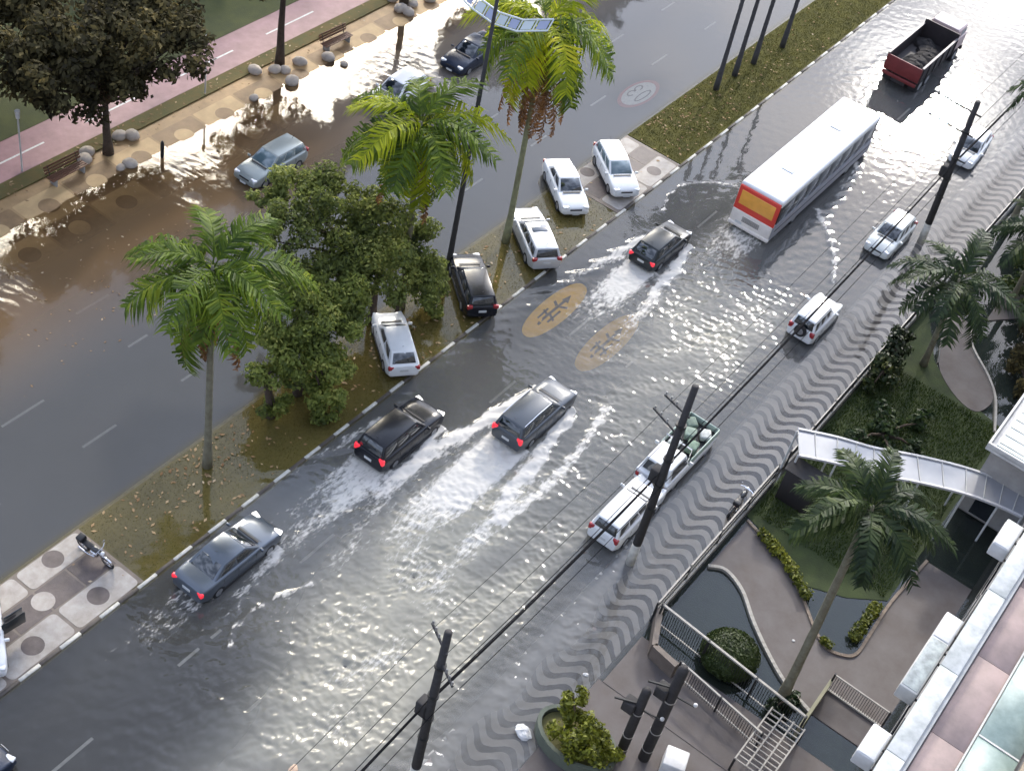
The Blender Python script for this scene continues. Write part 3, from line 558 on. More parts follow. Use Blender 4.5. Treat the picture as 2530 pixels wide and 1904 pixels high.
# pickup with loaded bed
def pickup(x, y):
    r_ = empty('pickup_truck', (x, y, 0), 0); tag(r_, 'white pickup truck with pale green load in its bed beside the utility pole', 'pickup truck')
    L, W = 5.0, 1.75
    MB().prism([(-2.4, -W / 2), (2.25, -W / 2), (2.45, -W / 2 + .25), (2.45, W / 2 - .25), (2.25, W / 2), (-2.4, W / 2)], .35, .80).build('chassis_body', p_white, r_, bevel=.06)
    MB().prism([(-2.4, -W / 2 + .02), (-.45, -W / 2 + .02), (-.45, W / 2 - .02), (-2.4, W / 2 - .02)], .78, .98).build('cab_base', p_white, r_, bevel=.04)
    q = MB(); b_ = [(-2.2, -.80, .97), (-.35, -.80, .97), (-.35, .80, .97), (-2.2, .80, .97)]; t_ = [(-2.05, -.66, 1.62), (-.65, -.66, 1.64), (-.65, .66, 1.64), (-2.05, .66, 1.62)]
    q.add(b_ + t_, [(4, 5, 6, 7), (0, 1, 5, 4), (1, 2, 6, 5), (2, 3, 7, 6), (3, 0, 4, 7)]).build('cabin', p_white, r_, bevel=.06, seg=3)
    MB().add([(-2.215, -.66, 1.05), (-2.215, .66, 1.05), (-2.095, .55, 1.55), (-2.095, -.55, 1.55)], [(3, 2, 1, 0)]).build('rear_window', m_glass, r_)
    for s in (-1, 1):
        MB().add([(-2.0, s * .80, 1.06), (-.55, s * .80, 1.06), (-.78, s * .695, 1.55), (-1.9, s * .69, 1.55)], [(0, 1, 2, 3)]).build('side_window', m_glass, r_)
        for fx in (-1.5, 1.5): wheel(r_, fx, s * .76, .34, .22)
        MB().box((1.0, s * .82, .98), (2.7, .06, .42)).build('bed_side', mat('pale_green_panel', (.36, .45, .40), .5), r_, bevel=.02)
        MB().box((-.5, s * .95, 1.15), (.1, .2, .16)).build('wing_mirror', p_white, r_, bevel=.03)
        MB().box((-2.44, s * .72, .72), (.06, .18, .22)).build('tail_light', m_tail, r_, bevel=.02)
    MB().box((2.37, 0, .98), (.06, 1.6, .40)).build('tailgate', mat('pale_green_panel', (.36, .45, .40), .5), r_, bevel=.02)
    MB().box((1.0, 0, .82), (2.7, 1.56, .05)).build('bed_floor', m_black, r_)
    for i, (px, py, dz, c) in enumerate([(.2, .35, .36, (.62, .66, .63)), (.5, -.4, .42, (.20, .29, .22)), (1.2, .1, .38, (.28, .36, .30)), (1.7, -.45, .30, (.60, .62, .60)), (1.85, .45, .34, (.16, .22, .18))]):
        MB().box((px, py, .86 + dz / 2), (.62, .55, dz), rz=.2 * i).build('load_bundle', mat('load_%d' % i, c, .8, nscale=6, namt=.5), r_, bevel=.07, seg=2)
    MB().box((-2.45, 0, .48), (.14, 1.5, .16)).build('rear_bumper', p_white, r_, bevel=.04)
    MB().tube([(-.3, -.7, 1.0), (-.3, -.7, 1.75), (-.3, .7, 1.75), (-.3, .7, 1.0)], .035, 6).build('roll_bar', m_chrome, r_)
    return r_
pickup(45.7, 13.95)
# bus
def bus(x, y):
    r_ = empty('city_bus', (x, y, 0), 0); tag(r_, 'long white city bus with orange and red rear ploughing through the water', 'bus')
    L, W, H = 12.9, 2.7, 3.12; m_b = mat('bus_white', (.80, .81, .82), .35, nscale=.8, namt=.08, coat=.4); m_skirt = mat('bus_skirt', (.34, .34, .37), .4, nscale=1, namt=.15)
    m_red = mat('bus_red', (.70, .06, .04), .4); m_or = mat('bus_orange', (.92, .42, .07), .3, coat=.5, nscale=2, namt=.15); m_cream = mat('bus_cream', (.82, .76, .70), .4, nscale=2, namt=.15)
    MB().box((0, 0, .92), (L, W, 1.05)).build('lower_body', m_skirt, r_, bevel=.10, seg=3)
    MB().box((.1, 0, 2.05), (L - .24, W - .06, 1.24)).build('window_band', mat('bus_pillar', (.025, .022, .026), .3, coat=.5), r_, bevel=.04)
    MB().box((.02, 0, 2.84), (L - .06, W, .50)).build('roof', m_b, r_, bevel=.16, seg=4)
    for s in (-1, 1):
        for i in range(8):
            MB().box((-L / 2 + 1.15 + i * 1.48, s * (W / 2 - .025), 2.06), (1.455, .02, 1.10)).build('side_window', m_glass, r_, bevel=.02)
        MB().box((0, s * (W / 2 + .012), 1.40), (L - .3, .03, .05)).build('trim_strip', m_skirt, r_)
        MB().box((0, s * (W / 2 + .008), 1.0), (L - .4, .03, .03)).build('rub_rail', m_black, r_)
        for wx in (-3.4, 3.6): wheel(r_, wx, s * (W / 2 - .16), .50, .30)
        MB().box((-L / 2 - .01, s * 1.12, .82), (.08, .22, .34)).build('tail_light', m_tail, r_, bevel=.03)
        MB().box((-L / 2 + .02, s * 1.20, 2.75), (.08, .14, .10)).build('marker_light', m_tail, r_, bevel=.02)
        MB().tube([(L / 2 - .1, s * 1.3, 2.7), (L / 2 + .35, s * 1.5, 2.55)], .03, 6).build('mirror_arm', m_black, r_)
    MB().box((-L / 2 + .02, 0, 2.10), (.16, W - .08, 1.62)).build('rear_frame', m_red, r_, bevel=.07, seg=3)
    MB().box((-L / 2 - .055, 0, 2.20), (.05, W - .52, .92)).build('rear_window', m_or, r_, bevel=.05, seg=3)
    MB().box((-L / 2 - .03, 0, .92), (.16, W - .14, .86)).build('rear_panel', m_cream, r_, bevel=.07, seg=3)
    for i in range(5): MB().box((-L / 2 - .115, 0, .80 + .07 * i), (.02, 1.1, .025)).build('grille_slat', m_black, r_)
    MB().box((-L / 2 - .07, 0, .42), (.20, W - .06, .24)).build('rear_bumper', m_cream, r_, bevel=.06)
    MB().box((-L / 2 - .12, .7, .62), (.02, .42, .14)).build('number_plate', m_plate, r_)
    MB().box((L / 2 - .01, 0, 2.0), (.08, W - .35, 1.25)).build('windscreen', m_glass, r_, bevel=.05)
    MB().box((L / 2 - .02, 0, .5), (.14, W - .1, .35)).build('front_bumper', m_skirt, r_, bevel=.05)
    for hx in (-3.2, 3.0): MB().box((hx, 0, 3.105), (.75, .75, .07)).build('roof_hatch', m_b, r_, bevel=.025)
    for i in range(9): MB().box((-L / 2 + 1.2 + i * 1.3, 0, 3.092), (.03, W - .5, .012)).build('roof_seam', m_offw, r_)
    return r_
bus(70.15, 20.15)
# truck
def truck(x, y):
    r_ = empty('dump_truck', (x, y, 0), 0); tag(r_, 'dark open bed truck with red tailboard at the top of the flooded road', 'truck')
    m_d = mat('truck_dark', (.035, .028, .030), .6, nscale=2, namt=.4); m_r = mat('truck_red', (.22, .035, .035), .45, nscale=2, namt=.3); m_c = mat('truck_cab', (.50, .36, .34), .4, nscale=1.5, namt=.2, coat=.4)
    L, W = 8.4, 2.55
    MB().box((-.2, 0, .75), (8.0, 1.0, .28)).build('chassis', m_d, r_)
    MB().box((-1.2, 0, 1.18), (5.8, W, .12)).build('bed_floor', m_d, r_)
    for s in (-1, 1):
        MB().box((-1.2, s * (W / 2 - .04), 1.72), (5.8, .08, 1.05)).build('bed_side', m_d, r_, bevel=.015)
        for i in range(6): MB().box((-3.9 + i * 1.1, s * (W / 2 + .03), 1.70), (.10, .08, 1.1)).build('bed_rib', m_d, r_)
        MB().box((-1.2, s * (W / 2 - .02), 2.28), (5.8, .14, .09)).build('bed_rail', mat('truck_rail', (.16, .14, .145), .5), r_)
        for wx in (-3.0, -1.8, 2.9): wheel(r_, wx, s * (W / 2 - .22), .50, .34)
        MB().box((-4.12, s * .85, .92), (.10, .30, .22)).build('tail_light', m_taillit, r_, bevel=.03)
        MB().box((-3.75, s * .95, .60), (.05, .55, .55)).build('mud_flap', m_black, r_)
        MB().box((-4.13, s * .45, .88), (.08, .20, .14)).build('reversing_light', m_headlit, r_, bevel=.03)
        MB().box((3.4, s * 1.05, 2.02), (.95, .05, .6)).build('side_window', m_glass, r_)
    MB().box((-4.10, 0, 1.70), (.10, W, 1.05)).build('tailboard', m_r, r_, bevel=.03)
    MB().box((-4.14, 0, .95), (.14, W - .1, .24)).build('rear_beam', m_r, r_, bevel=.03)
    MB().box((1.72, 0, 1.90), (.08, W, 1.45)).build('headboard', m_d, r_)
    for i in range(6): MB().ball((-3.4 + i * .85, rnd.uniform(-.5, .5), 1.30), (.75, .85, .38), 10, 6, .12, i).build('load_heap', mat('truck_load', (.028, .024, .024), .9, nscale=3, namt=.5, bump=.6), r_)
    MB().box((3.2, 0, 1.35), (1.9, 2.3, 1.05)).build('cab_lower', m_c, r_, bevel=.10, seg=3)
    MB().box((3.1, 0, 2.15), (1.6, 2.14, .72)).build('cab_upper', m_c, r_, bevel=.14, seg=3)
    MB().box((3.05, 0, 2.53), (1.45, 1.95, .08)).build('cab_roof', mat('cab_roof', (.62, .52, .50), .4, nscale=2, namt=.15), r_, bevel=.04)
    MB().box((3.93, 0, 2.10), (.05, 1.8, .5)).build('windscreen', m_glass, r_); MB().box((2.29, 0, 2.12), (.05, 1.2, .4)).build('rear_window', m_glass, r_)
    MB().box((4.15, 0, .62), (.2, 2.4, .32)).build('front_bumper', m_d, r_, bevel=.05)
    return r_
truck(89.4, 20.9)
# motorcycles
def moto(x, y, head, z, label, lean=0.12, body=(.02, .02, .022)):
    r_ = empty('motorcycle', (x, y, z), R(head)); r_.rotation_euler = (lean, 0, R(head)); tag(r_, label, 'motorcycle')
    mbk = mat('bike_%d' % int(x), body, .3, coat=.6)
    for wx in (-.66, .68):
        t_ = MB(); n = 22
        t_.tube([(wx + .29 * math.cos(2 * math.pi * i / n), 0, .30 + .29 * math.sin(2 * math.pi * i / n)) for i in range(n + 1)], .052, 8, cap=False)
        w_ = t_.build('wheel', m_rubber, r_, smooth=True)
        rm = MB()
        rm.tube([(wx + .235 * math.cos(2 * math.pi * i / n), 0, .30 + .235 * math.sin(2 * math.pi * i / n)) for i in range(n + 1)], .018, 6, cap=False)
        rm.tube([(wx, -.05, .30), (wx, .05, .30)], .045, 8)
        for q in range(8): a = 2 * math.pi * q / 8; rm.tube([(wx, 0, .30), (wx + .23 * math.cos(a), 0, .30 + .23 * math.sin(a))], .006, 4)
        rm.build('rim', m_chrome, w_)
        MB().tube([(wx + .35 * math.cos(R(a)), 0, .30 + .35 * math.sin(R(a))) for a in range(30, 160, 16)], .045, 6).build('mudguard', m_chrome if wx > 0 else mbk, r_, smooth=True)
    f = MB(); f.tube([(.42, 0, .92), (.20, 0, .42), (-.25, 0, .38), (-.35, 0, .72), (.40, 0, .86)], .028, 6); f.tube([(-.25, .09, .38), (-.66, .09, .30)], .022, 6); f.tube([(-.25, -.09, .38), (-.66, -.09, .30)], .022, 6); f.build('frame', m_black, r_)
    fk = MB()
    for s in (-1, 1): fk.tube([(.68, s * .09, .30), (.44, s * .09, .98)], .024, 6)
    fk.build('fork', m_chrome, r_)
    MB().box((.05, 0, .45), (.36, .26, .30)).build('engine', m_chrome, r_, bevel=.05)
    MB().ball((.18, 0, .84), (.27, .14, .13), 12, 8).build('fuel_tank', mbk, r_, smooth=True)
    MB().box((-.30, 0, .80), (.62, .25, .10)).build('seat', m_black, r_, bevel=.04, seg=3)
    MB().tube([(.32, -.36, 1.04), (.42, -.18, 1.03), (.42, .18, 1.03), (.32, .36, 1.04)], .017, 6).build('handlebar', m_chrome, r_)
    MB().ball((.54, 0, .90), (.08, .10, .10), 10, 8).build('headlight', m_head, r_, smooth=True)
    MB().tube([(.1, -.14, .35), (-.25, -.17, .28), (-.75, -.18, .36)], [.03, .035, .045], 8).build('exhaust', m_chrome, r_)
    MB().box((-.66, 0, .78), (.10, .14, .08)).build('tail_light', m_tail, r_, bevel=.02)
    for s in (-1, 1): MB().ball((.34, s * .34, 1.20), (.02, .07, .05), 8, 6).build('mirror', m_chrome, r_)
    MB().box((-.62, 0, .93), (.30, .34, .24)).build('top_box', m_black, r_, bevel=.04)
    return r_
moto(23.72, 28.45, -88, ZM + .06, 'black motorcycle with chrome parts at the edge of the mosaic paving', .2)
moto(45.4, 10.4, 4, .12, 'dark motorcycle leaning by the garden railing', .15, (.05, .05, .055))
# ------------------------------------------------------------------ vegetation
def frond_mesh(name, m, L=3.2, droop=1.0, n=46, seed=0, leaf=.62, wide=1.0):
    q = random.Random(seed); mb = MB(); pts = []
    for i in range(12):
        s = i / 11; pts.append(Vector((L * (s - .18 * droop * s * s), 0, L * (.42 * s - .80 * droop * s * s))))
    mb.tube(pts, [.035 * (1 - .8 * i / 11) + .004 for i in range(12)], 4)
    def P(s): 
        k = min(int(s * 11), 10); f_ = s * 11 - k; return pts[k].lerp(pts[k + 1], f_)
    for i in range(n):
        s = .14 + .85 * i / (n - 1); p = P(s); tgt = (P(min(s + .05, 1)) - P(max(s - .05, 0))).normalized()
        ll = leaf * (.55 + .9 * math.sin(math.pi * min(s * .9 + .08, 1))) * q.uniform(.8, 1.15) * wide
        for sd in (-1, 1):
            up = q.uniform(-.25, .5); d = (Vector((0, sd, 0)) * .85 + tgt * q.uniform(.45, .9) + Vector((0, 0, up))).normalized()
            mid_ = p + d * ll * .55 + Vector((0, 0, -.02)); end = p + d * ll * .92 + Vector((0, 0, -ll * q.uniform(.30, .62)))
            wv = tgt * .055
            mb.add([p - wv * .6, p + wv * .6, mid_ + wv, mid_ - wv, end], [(0, 1, 2, 3), (3, 2, 4)])
    o = mb.build(name, m); return o
PROTO = {}
def fronds(m, key, L, droop, leaf=.62, wide=1.0):
    k = (m.name, key, L, droop)
    if k not in PROTO:
        PROTO[k] = []
        for s in range(3):
            o = frond_mesh('frond', m, L * (1 + .06 * s), droop * (1 + .12 * (s - 1)), seed=s + len(PROTO) * 5, leaf=leaf, wide=wide); me = o.data; bpy.data.objects.remove(o); PROTO[k].append(me)
    return PROTO[k]
def palm(label, base, top, r0, nf, m, L=3.2, seed=1, dead=0, z0=.12, spread=(-.35, 1.15), bark=None, mats2=None, leaf=.62, az=None, dl=1.0):
    q = random.Random(seed); root = empty('palm_tree', (base[0], base[1], z0)); tag(root, label, 'palm tree')
    tx, ty, tz = top[0] - base[0], top[1] - base[1], top[2] - z0; pts = []; rs = []
    for i in range(15):
        s = i / 14; pts.append((tx * s ** 1.3, ty * s ** 1.3, tz * s)); rs.append(r0 * (1.35 - .35 * min(s * 6, 1)) * (1 - .35 * s) * (1 + .05 * (i % 2)))
    MB().tube(pts, rs, 10).build('trunk', bark or m_palmb, root, smooth=True)
    MB().tube([(tx * .97, ty * .97, tz * .965), (tx, ty, tz), (tx, ty, tz + .55)], [r0 * .75, r0 * .95, r0 * .3], 9).build('crownshaft', m_palmb if bark is None else bark, root, smooth=True)
    for i in range(nf):
        a = 2 * math.pi * i * .381966 + q.uniform(-.2, .2) if az is None else az[i % len(az)] + q.uniform(-.25, .25)
        el = spread[1] - (spread[1] - spread[0]) * (i + .5) / nf; fam = 'a' if el > .4 else 'b'
        mm = m
        if mats2 and q.random() < .4: mm = mats2
        me = fronds(mm, fam, L, 1.0 if fam == 'a' else .8, leaf)[i % 3]
        o = bpy.data.objects.new('frond', me); link(o, root); o.location = (tx, ty, tz + .25)
        o.rotation_euler = Matrix.Rotation(a, 3, 'Z').to_euler(); o.rotation_euler = (Matrix.Rotation(a, 3, 'Z') @ Matrix.Rotation(-(el - .35), 3, 'Y') @ Matrix.Rotation(q.uniform(-.3, .3), 3, 'X')).to_euler()
        sc = q.uniform(.85, 1.1); o.scale = (sc, sc, sc)
    for i in range(dead):
        a = 2 * math.pi * i / max(dead, 1) + q.uniform(-.4, .4); me = fronds(L_dead, 'd', round(L * 1.05 * dl, 2), .30, .5)[i % 3]
        o = bpy.data.objects.new('dead_frond', me); link(o, root); o.location = (tx * .95, ty * .95, tz - .35)
        o.rotation_euler = (Matrix.Rotation(a, 3, 'Z') @ Matrix.Rotation(q.uniform(1.35, 1.7), 3, 'Y')).to_euler(); o.scale = (.95, .6, .95)
    return root
palm('slender queen palm on the flooded median with green plume crown and brown skirt', (30.3, 28.86), (30.9, 29.5, 10.3), .17, 19, L_palm, 3.8, 3, 7, leaf=.8, spread=(-.55, 1.15))
palm('tall bright green palm rising through the median tree', (44.4, 29.6), (44.6, 30.2, 10.4), .17, 26, L_palm, 3.9, 8, 3, mats2=L_palmlit, leaf=.8, spread=(-.8, 1.1))
palm('yellow-green palm with long rust brown dead fronds hanging over the far carriageway', (52.6, 29.1), (52.7, 29.5, 13.0), .17, 19, L_palmlit, 4.2, 21, 12, mats2=L_palm, spread=(-.6, .9), leaf=.95, bark=mat('mossy_palm_bark', (.30, .31, .17), .85, nscale=3, col2=(.17, .16, .09), bump=.6), dl=1.25)
palm('dark green palm by the garden railing below the parked white car', (61.4, 7.9), (60.2, 8.1, 6.2), .17, 16, L_palmd, 3.6, 5, 0, leaf=.62)
palm('garden palm with long pale trunk leaning over the flooded lawn', (37.57, 3.68), (38.3, 4.2, 11.0), .20, 17, L_palmd, 3.3, 15, 0, leaf=.60, mats2=leafmat('leaf_palm_mid', (.020, .040, .014), (.065, .10, .028), (.13, .17, .04), trans=.45))
palm('palm at the right edge with one dark frond in view', (77.4, 9.2), (77.6, 9.9, 8.6), .18, 14, L_palmd, 3.4, 9, 0)
palm('dark palm behind the walled garden corner near the right edge', (69.5, 6.3), (69.0, 6.4, 5.5), .17, 14, L_palmd, 3.4, 31, 0)
# tall slim trunks on the far median (crowns out of the picture)
for i, (x, y, lb) in enumerate([(75.06, 28.99, 'first slim grey palm trunk from the bus side on the far median'), (77.52, 29.0, 'second slim grey palm trunk in the far median row'), (79.9, 28.9, 'third slim grey palm trunk in the far median row'), (83.4, 28.6, 'slim palm trunk nearest the kerb at the top of the median')]):
    palm(lb, (x, y), (x + .5, y + .4, 12.5 + i * .5), .15, 11, L_palm, 3.0, 40 + i, 1, bark=mat('grey_palm_bark', (.075, .072, .075), .85, nscale=4, namt=.4))
def leaves(blobs, n, size, seed, flat=.5, shell=.55):
    g_ = np.random.default_rng(seed); bl = np.array(blobs, float); vol = bl[:, 3] ** 2; pick = g_.choice(len(bl), n, p=vol / vol.sum())
    d = g_.normal(size=(n, 3)); d /= np.linalg.norm(d, axis=1)[:, None]; rr_ = bl[pick, 3] * (shell + (1.05 - shell) * g_.random(n) ** .6)
    rr_ = rr_ * np.where(g_.random(n) < .22, g_.uniform(1.0, 1.38, n), 1.0); C = bl[pick, :3] + d * rr_[:, None] * np.array([1, 1, .8])
    nn = d + g_.normal(size=(n, 3)) * .7 + np.array([0, 0, flat]); nn /= np.linalg.norm(nn, axis=1)[:, None]
    t_ = np.cross(nn, g_.normal(size=(n, 3))); t_ /= np.linalg.norm(t_, axis=1)[:, None]; u = np.cross(nn, t_)
    s = size * g_.uniform(.6, 1.3, n)[:, None]
    V_ = np.stack([C - t_ * s, C + u * s * .5 + nn * s * .12, C + t_ * s, C - u * s * .5 + nn * s * .12], 1).reshape(-1, 3)
    return V_, np.arange(n * 4).reshape(n, 4)
def tree(name, label, base, trunks, blobs, n, size, m, seed, z0=.12, cat='tree', group=None, bark=None, r=.2):
    root = empty(name, (base[0], base[1], z0)); tag(root, label, cat, group); q = random.Random(seed)
    for (ax, ay), (bx, by, bz), rr_ in trunks:
        mid_ = ((ax + bx) / 2 + q.uniform(-.15, .15), (ay + by) / 2 + q.uniform(-.15, .15), bz * .5)
        MB().tube([(ax, ay, -.1), ((ax * 3 + bx) / 4, (ay * 3 + by) / 4, bz * .22), mid_, (bx, by, bz)], [rr_ * 1.35, rr_, rr_ * .85, rr_ * .6], 9).build('trunk', bark or m_bark, root, smooth=True)
    tops = [t_[1] for t_ in trunks]
    for b_ in blobs:
        tp = min(tops, key=lambda p: (p[0] - b_[0]) ** 2 + (p[1] - b_[1]) ** 2)
        MB().tube([tp, ((tp[0] + b_[0]) / 2, (tp[1] + b_[1]) / 2, (tp[2] + b_[2]) / 2 + .25), (b_[0], b_[1], b_[2])], [r * .5, r * .32, r * .12], 6).build('limb', bark or m_bark, root, smooth=True)
    sub = []
    for b_ in blobs:
        for _ in range(7):
            d_ = Vector((q.gauss(0, 1), q.gauss(0, 1), q.gauss(0, .7))).normalized() * b_[3] * q.uniform(.35, .95); sub.append((b_[0] + d_.x, b_[1] + d_.y, b_[2] + d_.z, b_[3] * q.uniform(.28, .58)))
    V_, F_ = leaves(sub, n, size, seed, shell=.3); npmesh('crown', V_, F_, m, root)
    return root
def blobset(rx, ry, z, rz, k, seed, r0=.9, r1=1.6):
    q = random.Random(seed); out = []
    for i in range(k):
        a = q.uniform(0, 6.28); d = math.sqrt(q.random()); out.append((rx * d * math.cos(a), ry * d * math.sin(a), z + q.uniform(-rz, rz) * (1 - .5 * d), q.uniform(r0, r1)))
    return out
tree('median_tree', 'bushy green tree with low clumps between the queen palm and the white hatchback', (36.3, 29.1), [((0, 0), (.5, .3, 2.6), .20), ((-1.9, -.1), (-2.2, .1, 2.3), .18), ((.6, .4), (1.9, .5, 3.0), .16)],
     [(-.4, -.2, 3.0, 1.5), (1.2, .0, 3.6, 1.6), (-1.7, .1, 2.6, 1.1), (2.4, .5, 4.0, 1.4), (.4, .9, 4.4, 1.5), (-.6, .9, 3.9, 1.2), (.2, -1.6, 1.5, 1.15), (-1.9, -.3, 1.0, .75), (1.4, 1.6, 4.6, 1.2), (2.6, -.6, 3.2, 1.1), (.9, -1.1, 2.2, 1.0), (3.4, .4, 3.2, 1.0), (-.3, -1.9, .9, .8)], 23000, .12, L_med, 4)
tree('median_tree', 'darker broad tree behind the bushy one, around the bright palm trunk', (42.6, 30.0), [((0, 0), (.2, .1, 3.2), .20), ((1.0, -.8), (1.3, -.7, 2.8), .17)],
     [(0, .2, 4.6, 1.6), (1.5, -.3, 4.4, 1.5), (-1.5, .4, 4.6, 1.5), (-2.8, .3, 4.4, 1.3), (.4, 1.3, 5.2, 1.3), (2.5, -.6, 3.6, 1.2), (-.8, -.8, 3.7, 1.3), (1.2, -1.6, 3.0, 1.1), (3.1, -.9, 2.6, 1.0), (-2.0, 1.2, 5.2, 1.2), (-3.4, -.4, 3.6, 1.0), (-3.1, 3.3, 6.3, 1.25), (-1.6, 4.2, 6.6, 1.2), (-.1, 3.6, 6.4, 1.3), (-4.4, 2.8, 5.8, 1.1), (-2.3, 2.0, 6.4, 1.3), (1.0, 1.6, 6.0, 1.2), (-4.9, 1.6, 5.2, 1.1), (-1.2, 5.4, 6.4, .7), (-2.9, 5.0, 6.2, .6)], 30000, .12, leafmat('leaf_median_b', (.07, .092, .03), (.23, .27, .065), (.42, .43, .12), trans=.5, rough=.65), 5)
tree('shrub', 'low leafy shrub between the black hatchback and the white hatchback', (45.3, 28.6), [((0, 0), (.1, .1, 1.0), .08)], [(0, 0, 1.2, .8), (.5, .4, 1.6, .8), (-.4, .5, 1.5, .7), (-.2, -.4, .7, .6)], 1500, .15, leafmat('leaf_median_b', (0, 0, 0), (0, 0, 0)), 6, cat='shrub')
prow = [(29.2, 48.2, 'promenade tree at the left edge with crown out over the cycle path'), (42.17, 48.0, 'big dark broadleaf promenade tree left of the round boulders'), (55.44, 48.1, 'promenade tree with thick bare trunk ringed by pale boulders'), (66.6, 47.8, 'promenade tree at the top edge with boulders at its foot'), (79.0, 48.0, 'promenade tree beyond the top edge mirrored in the water'), (92.0, 48.0, 'farthest promenade tree beyond the top edge')]
for i, (x, y, lb) in enumerate(prow):
    h_ = (3.6, 3.0, 4.6, 5.0, 4.8, 4.8)[i]
    bl = blobset(4.3, 2.9, h_ + 3.6, 1.4, 24, 60 + i, 1.2, 1.8)
    if i == 2: bl = [(b_[0] + 1.3, b_[1], b_[2], b_[3]) for b_ in blobset(5.4, 3.6, h_ + 3.0, 1.8, 32, 62, 1.4, 2.0)]
    if i == 1: bl = [(b_[0] + .2, b_[1] + .3, b_[2] - .2, b_[3]) for b_ in blobset(4.5, 3.0, 6.4, 1.8, 26, 77, 1.2, 1.8)] + [(-1.4, -.4, 3.9, 1.1), (1.4, -.3, 4.0, 1.1), (2.6, .4, 4.6, 1.1)]
    tree('promenade_tree', lb, (x, y), [((0, 0), (rnd.uniform(-.2, .2), .1, h_), .24)], bl, 20000 if i in (1, 2) else 11000, .19 if i < 3 else .26, L_dark, 90 + i, z0=.25, group='trees along the promenade', r=.28)
for i, (x, y) in enumerate([(30.5, 54.5), (35.5, 56), (41.5, 57), (57, 62), (66, 62), (76, 61)]):
    tree('park_tree', ['dark park tree filling the top left corner', 'dark park tree behind the big promenade tree', 'dark park tree at the top above the promenade tree crown', 'park tree beyond the top edge, third from the left', 'park tree beyond the top edge, fourth from the left', 'park tree beyond the top edge, farthest right'][i], (x, y), [((0, 0), (.2, .1, 4.0), .28)], blobset(4.5, 4.0, 5.6, 1.3, 18, 130 + i, 1.4, 2.0), 9000, .22, L_dark, 150 + i, z0=.3, group='trees in the seaside park', r=.3)
# fallen leaves (uncountable)
def litter(name, label, regs, n, z, seed, size=.085):
    g_ = np.random.default_rng(seed); Vs = []
    for k in range(n):
        x0, x1, y0, y1 = regs[g_.integers(len(regs))]; x, y = g_.normal((x0 + x1) / 2, (x1 - x0) / 3.2), g_.uniform(y0, y1); a = g_.uniform(0, 6.28); s = size * g_.uniform(.5, 1.6)
        c, s_ = math.cos(a) * s, math.sin(a) * s; zz = z + g_.uniform(0, .03)
        Vs += [(x - c, y - s_, zz), (x + s_ * .5, y - c * .5, zz + .015), (x + c, y + s_, zz + .01), (x - s_ * .5, y + c * .5, zz)]
    o = npmesh(name, np.array(Vs), np.arange(len(Vs)).reshape(-1, 4), L_lit); o['kind'] = 'stuff'; tag(o, label, 'leaves'); return o
litter('fallen_leaves', 'pale fallen leaves scattered over the flooded median grass', [(25, 34, 26.5, 30), (27, 33, 28, 30), (48, 58, 26.4, 30), (36, 46, 26.4, 29)], 380, .165, 3)
litter('fallen_leaves', 'pale fallen leaves scattered over the far median grass under the slim trunks', [(66.8, 74, 26.6, 29.9), (70, 90, 26.6, 29.9)], 260, .185, 9)
litter('fallen_leaves', 'brown leaves along the planting strip by the cycle path', [(32, 48, 47.5, 49.3), (46, 66, 47.6, 49.3)], 220, .30, 4)
litter('floating_leaves', 'light leaf litter drifting on the brown far carriageway', [(28, 40, 37, 44), (34, 46, 36, 43)], 200, ZW + .006, 5, .06)
# grass tufts
def tufts(name, label, x0, x1, y0, y1, n, z, m, h, seed):
    g_ = np.random.default_rng(seed); x = g_.uniform(x0, x1, n); y = g_.uniform(y0, y1, n); a = g_.uniform(0, 6.28, n); hh = h * g_.uniform(.5, 1.4, n); wd = .02
    B = np.stack([x, y, np.full(n, z)], 1); d = np.stack([np.cos(a), np.sin(a), np.zeros(n)], 1) * wd; tp = B + np.stack([g_.normal(0, .04, n), g_.normal(0, .04, n), hh], 1)
    o = npmesh(name, np.stack([B - d, B + d, tp], 1).reshape(-1, 3), np.arange(n * 3).reshape(n, 3), m); tag(o, label, 'grass'); o['kind'] = 'stuff'; return o
L_grass = leafmat('leaf_grass', (.035, .036, .010), (.095, .09, .02), (.15, .13, .03), trans=.3, nscale=.8, rough=.95, spec=.05)
tufts('grass', 'olive grass standing in shallow water on the near median', 24.3, 59.3, 26.35, 30.0, 26000, .12, L_grass, .06, 1)
tufts('grass', 'olive grass on the far median beyond the patterned paving', 66.4, 110, 26.35, 30.0, 30000, .17, L_grass, .07, 2)
